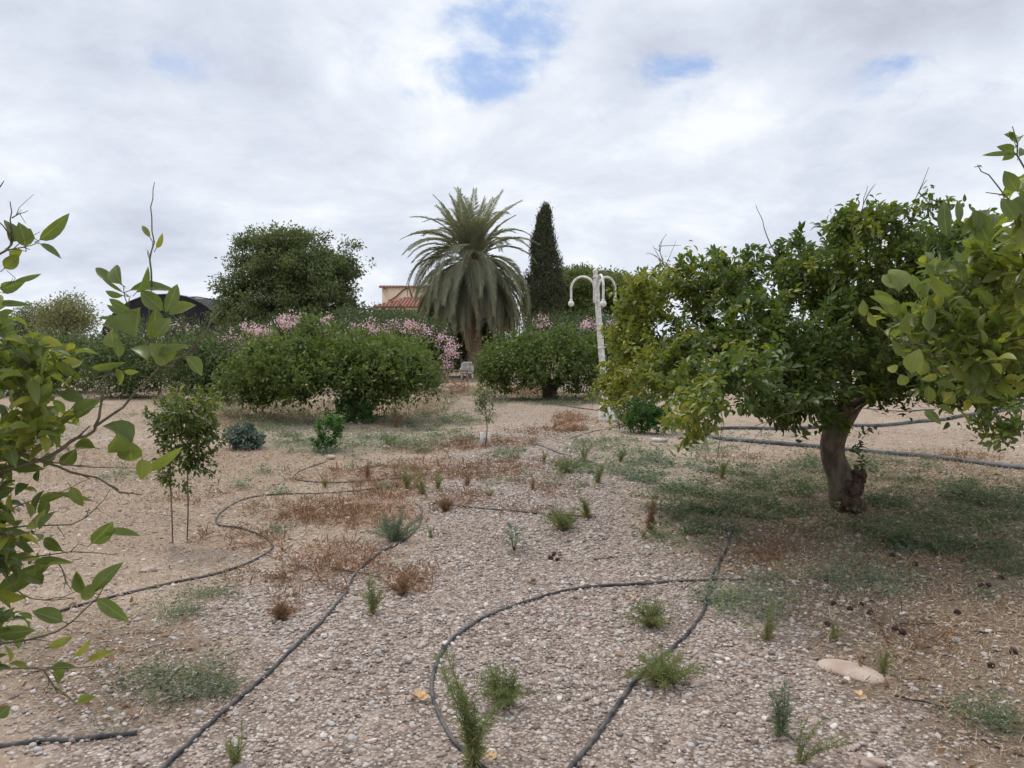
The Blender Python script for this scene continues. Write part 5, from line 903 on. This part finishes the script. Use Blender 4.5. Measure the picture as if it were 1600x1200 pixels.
# ================================================================ SKY, SUN, CAMERA
SUN_EL, SUN_AZ = rad(58), rad(-35)   # azimuth from +Y towards +X
w = bpy.data.worlds.new('World'); S.world = w; w.use_nodes = True; nt = w.node_tree; nt.nodes.clear(); g = N(nt)
sky = g.n('ShaderNodeTexSky'); sky.sky_type = 'NISHITA'; sky.sun_disc = False; sky.sun_elevation = SUN_EL; sky.sun_rotation = SUN_AZ
d = g.n('ShaderNodeTexCoord').outputs['Generated']; sx = g.n('ShaderNodeSeparateXYZ', {0: d}); z = g.math('MAXIMUM', sx.outputs[2], 0.)
inv = g.math('DIVIDE', 1., g.math('ADD', z, .30)); flat = g.n('ShaderNodeVectorMath', {0: d, 'Scale': inv}, operation='SCALE').outputs[0]; flat = g.n('ShaderNodeVectorMath', {0: flat, 1: (1, 1, .3)}, operation='MULTIPLY').outputs[0]
wv = g.noise(flat, 1.3, 3, .5, color=True); wv = g.n('ShaderNodeVectorMath', {0: g.n('ShaderNodeVectorMath', {0: wv, 1: (.5, .5, .5)}, operation='SUBTRACT').outputs[0], 'Scale': .35}, operation='SCALE').outputs[0]
fw = g.n('ShaderNodeVectorMath', {0: flat, 1: wv}, operation='ADD').outputs[0]
nA = g.noise(fw, 1.8, 8, .55); nB = g.noise(fw, 6.5, 9, .62); nC = g.noise(flat, .8, 3, .5)
def gauss(px, py, sh, sv):
    v = nrm(ray(px, py)); dv = g.n('ShaderNodeVectorMath', {0: d, 1: tuple(v)}, operation='SUBTRACT').outputs[0]
    dv = g.n('ShaderNodeVectorMath', {0: dv, 1: (F/sh, F/sh, F/sv)}, operation='MULTIPLY').outputs[0]
    l2 = g.n('ShaderNodeVectorMath', {0: dv, 1: dv}, operation='DOT_PRODUCT').outputs[1]; return g.math('POWER', 2.718, g.math('MULTIPLY', l2, -1.))
holes = None
for (px, py, sh, sv, k) in ((820, 60, 75, 60, .75), (740, 110, 60, 50, .6), (1060, 105, 60, 20, .80), (1410, 100, 50, 16, .7), (650, 145, 45, 14, .35), (250, 100, 90, 40, .33), (1080, 150, 60, 40, .2), (920, 180, 40, 20, .3), (1430, 150, 110, 26, .32), (550, 60, 120, 50, .22), (760, 20, 60, 24, .4)):
    t_ = g.math('MULTIPLY', gauss(px, py, sh, sv), k); holes = t_ if holes is None else g.math('ADD', holes, t_)
thin = g.math('ADD', holes, g.math('MULTIPLY', g.math('SUBTRACT', nB, .5), 3.6)); clear = g.math('MULTIPLY', g.mr(thin, .05, 1.25, 0, .9), g.mr(holes, .03, .45, 0, 1))
bs = None
for (px, py, sh, sv, k) in ((1350, 35, 330, 55, .55), (1100, 60, 120, 50, .2), (100, 395, 300, 50, .35), (620, 400, 100, 35, .4), (1000, 385, 300, 45, .15), (0, 20, 220, 60, .25), (470, 20, 150, 30, .2), (900, 270, 200, 40, .12), (420, 250, 120, 20, .12)):
    t_ = g.math('MULTIPLY', gauss(px, py, sh, sv), k); bs = t_ if bs is None else g.math('ADD', bs, t_)
shade = g.math('ADD', g.math('ADD', g.math('MULTIPLY', g.math('SUBTRACT', nA, .5), 2.0), g.math('MULTIPLY', g.math('SUBTRACT', nB, .5), .8)), g.math('ADD', g.math('ADD', bs, g.math('MULTIPLY', g.math('SUBTRACT', g.noise(fw, 17, 8, .62), .5), .2)), .22))
cc = g.ramp(g.math('MULTIPLY', shade, 1., clamp=True), [(0, (.86, .89, .94)), (.28, (.73, .775, .855)), (.6, (.62, .665, .765)), (1, (.50, .525, .62))])
blue = (.30, .47, .84)
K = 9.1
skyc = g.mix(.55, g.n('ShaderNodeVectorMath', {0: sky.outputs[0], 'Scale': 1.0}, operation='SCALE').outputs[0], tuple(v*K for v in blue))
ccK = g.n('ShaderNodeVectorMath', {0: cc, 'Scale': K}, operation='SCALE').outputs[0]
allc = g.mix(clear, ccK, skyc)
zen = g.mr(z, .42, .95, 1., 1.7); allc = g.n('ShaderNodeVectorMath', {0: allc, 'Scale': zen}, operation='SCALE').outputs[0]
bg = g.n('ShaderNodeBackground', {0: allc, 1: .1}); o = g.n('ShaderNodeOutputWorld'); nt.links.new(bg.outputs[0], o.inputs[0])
sd = bpy.data.lights.new('sun', 'SUN'); sd.energy = 1.5; sd.angle = rad(12); sd.color = (1, .95, .87); so = bpy.data.objects.new('sun', sd); C.objects.link(so)
dv = Vector((math.sin(SUN_AZ)*math.cos(SUN_EL), math.cos(SUN_AZ)*math.cos(SUN_EL), math.sin(SUN_EL))); so.rotation_euler = dv.to_track_quat('Z', 'Y').to_euler()
cd = bpy.data.cameras.new('camera'); co = bpy.data.objects.new('camera', cd); C.objects.link(co); co.location = (0, 0, H); co.rotation_euler = (math.pi/2-TH, 0, 0)
cd.sensor_width = 36; cd.lens = 36*F/1600; cd.clip_end = 5000; cd.clip_start = .05; S.camera = co
S.view_settings.view_transform = 'Standard'; S.view_settings.look = 'None'; S.view_settings.exposure = .3; S.view_settings.gamma = 1
S.render.engine = 'CYCLES'
S.cycles.max_bounces = 6; S.cycles.diffuse_bounces = 3; S.cycles.glossy_bounces = 2; S.cycles.transmission_bounces = 3
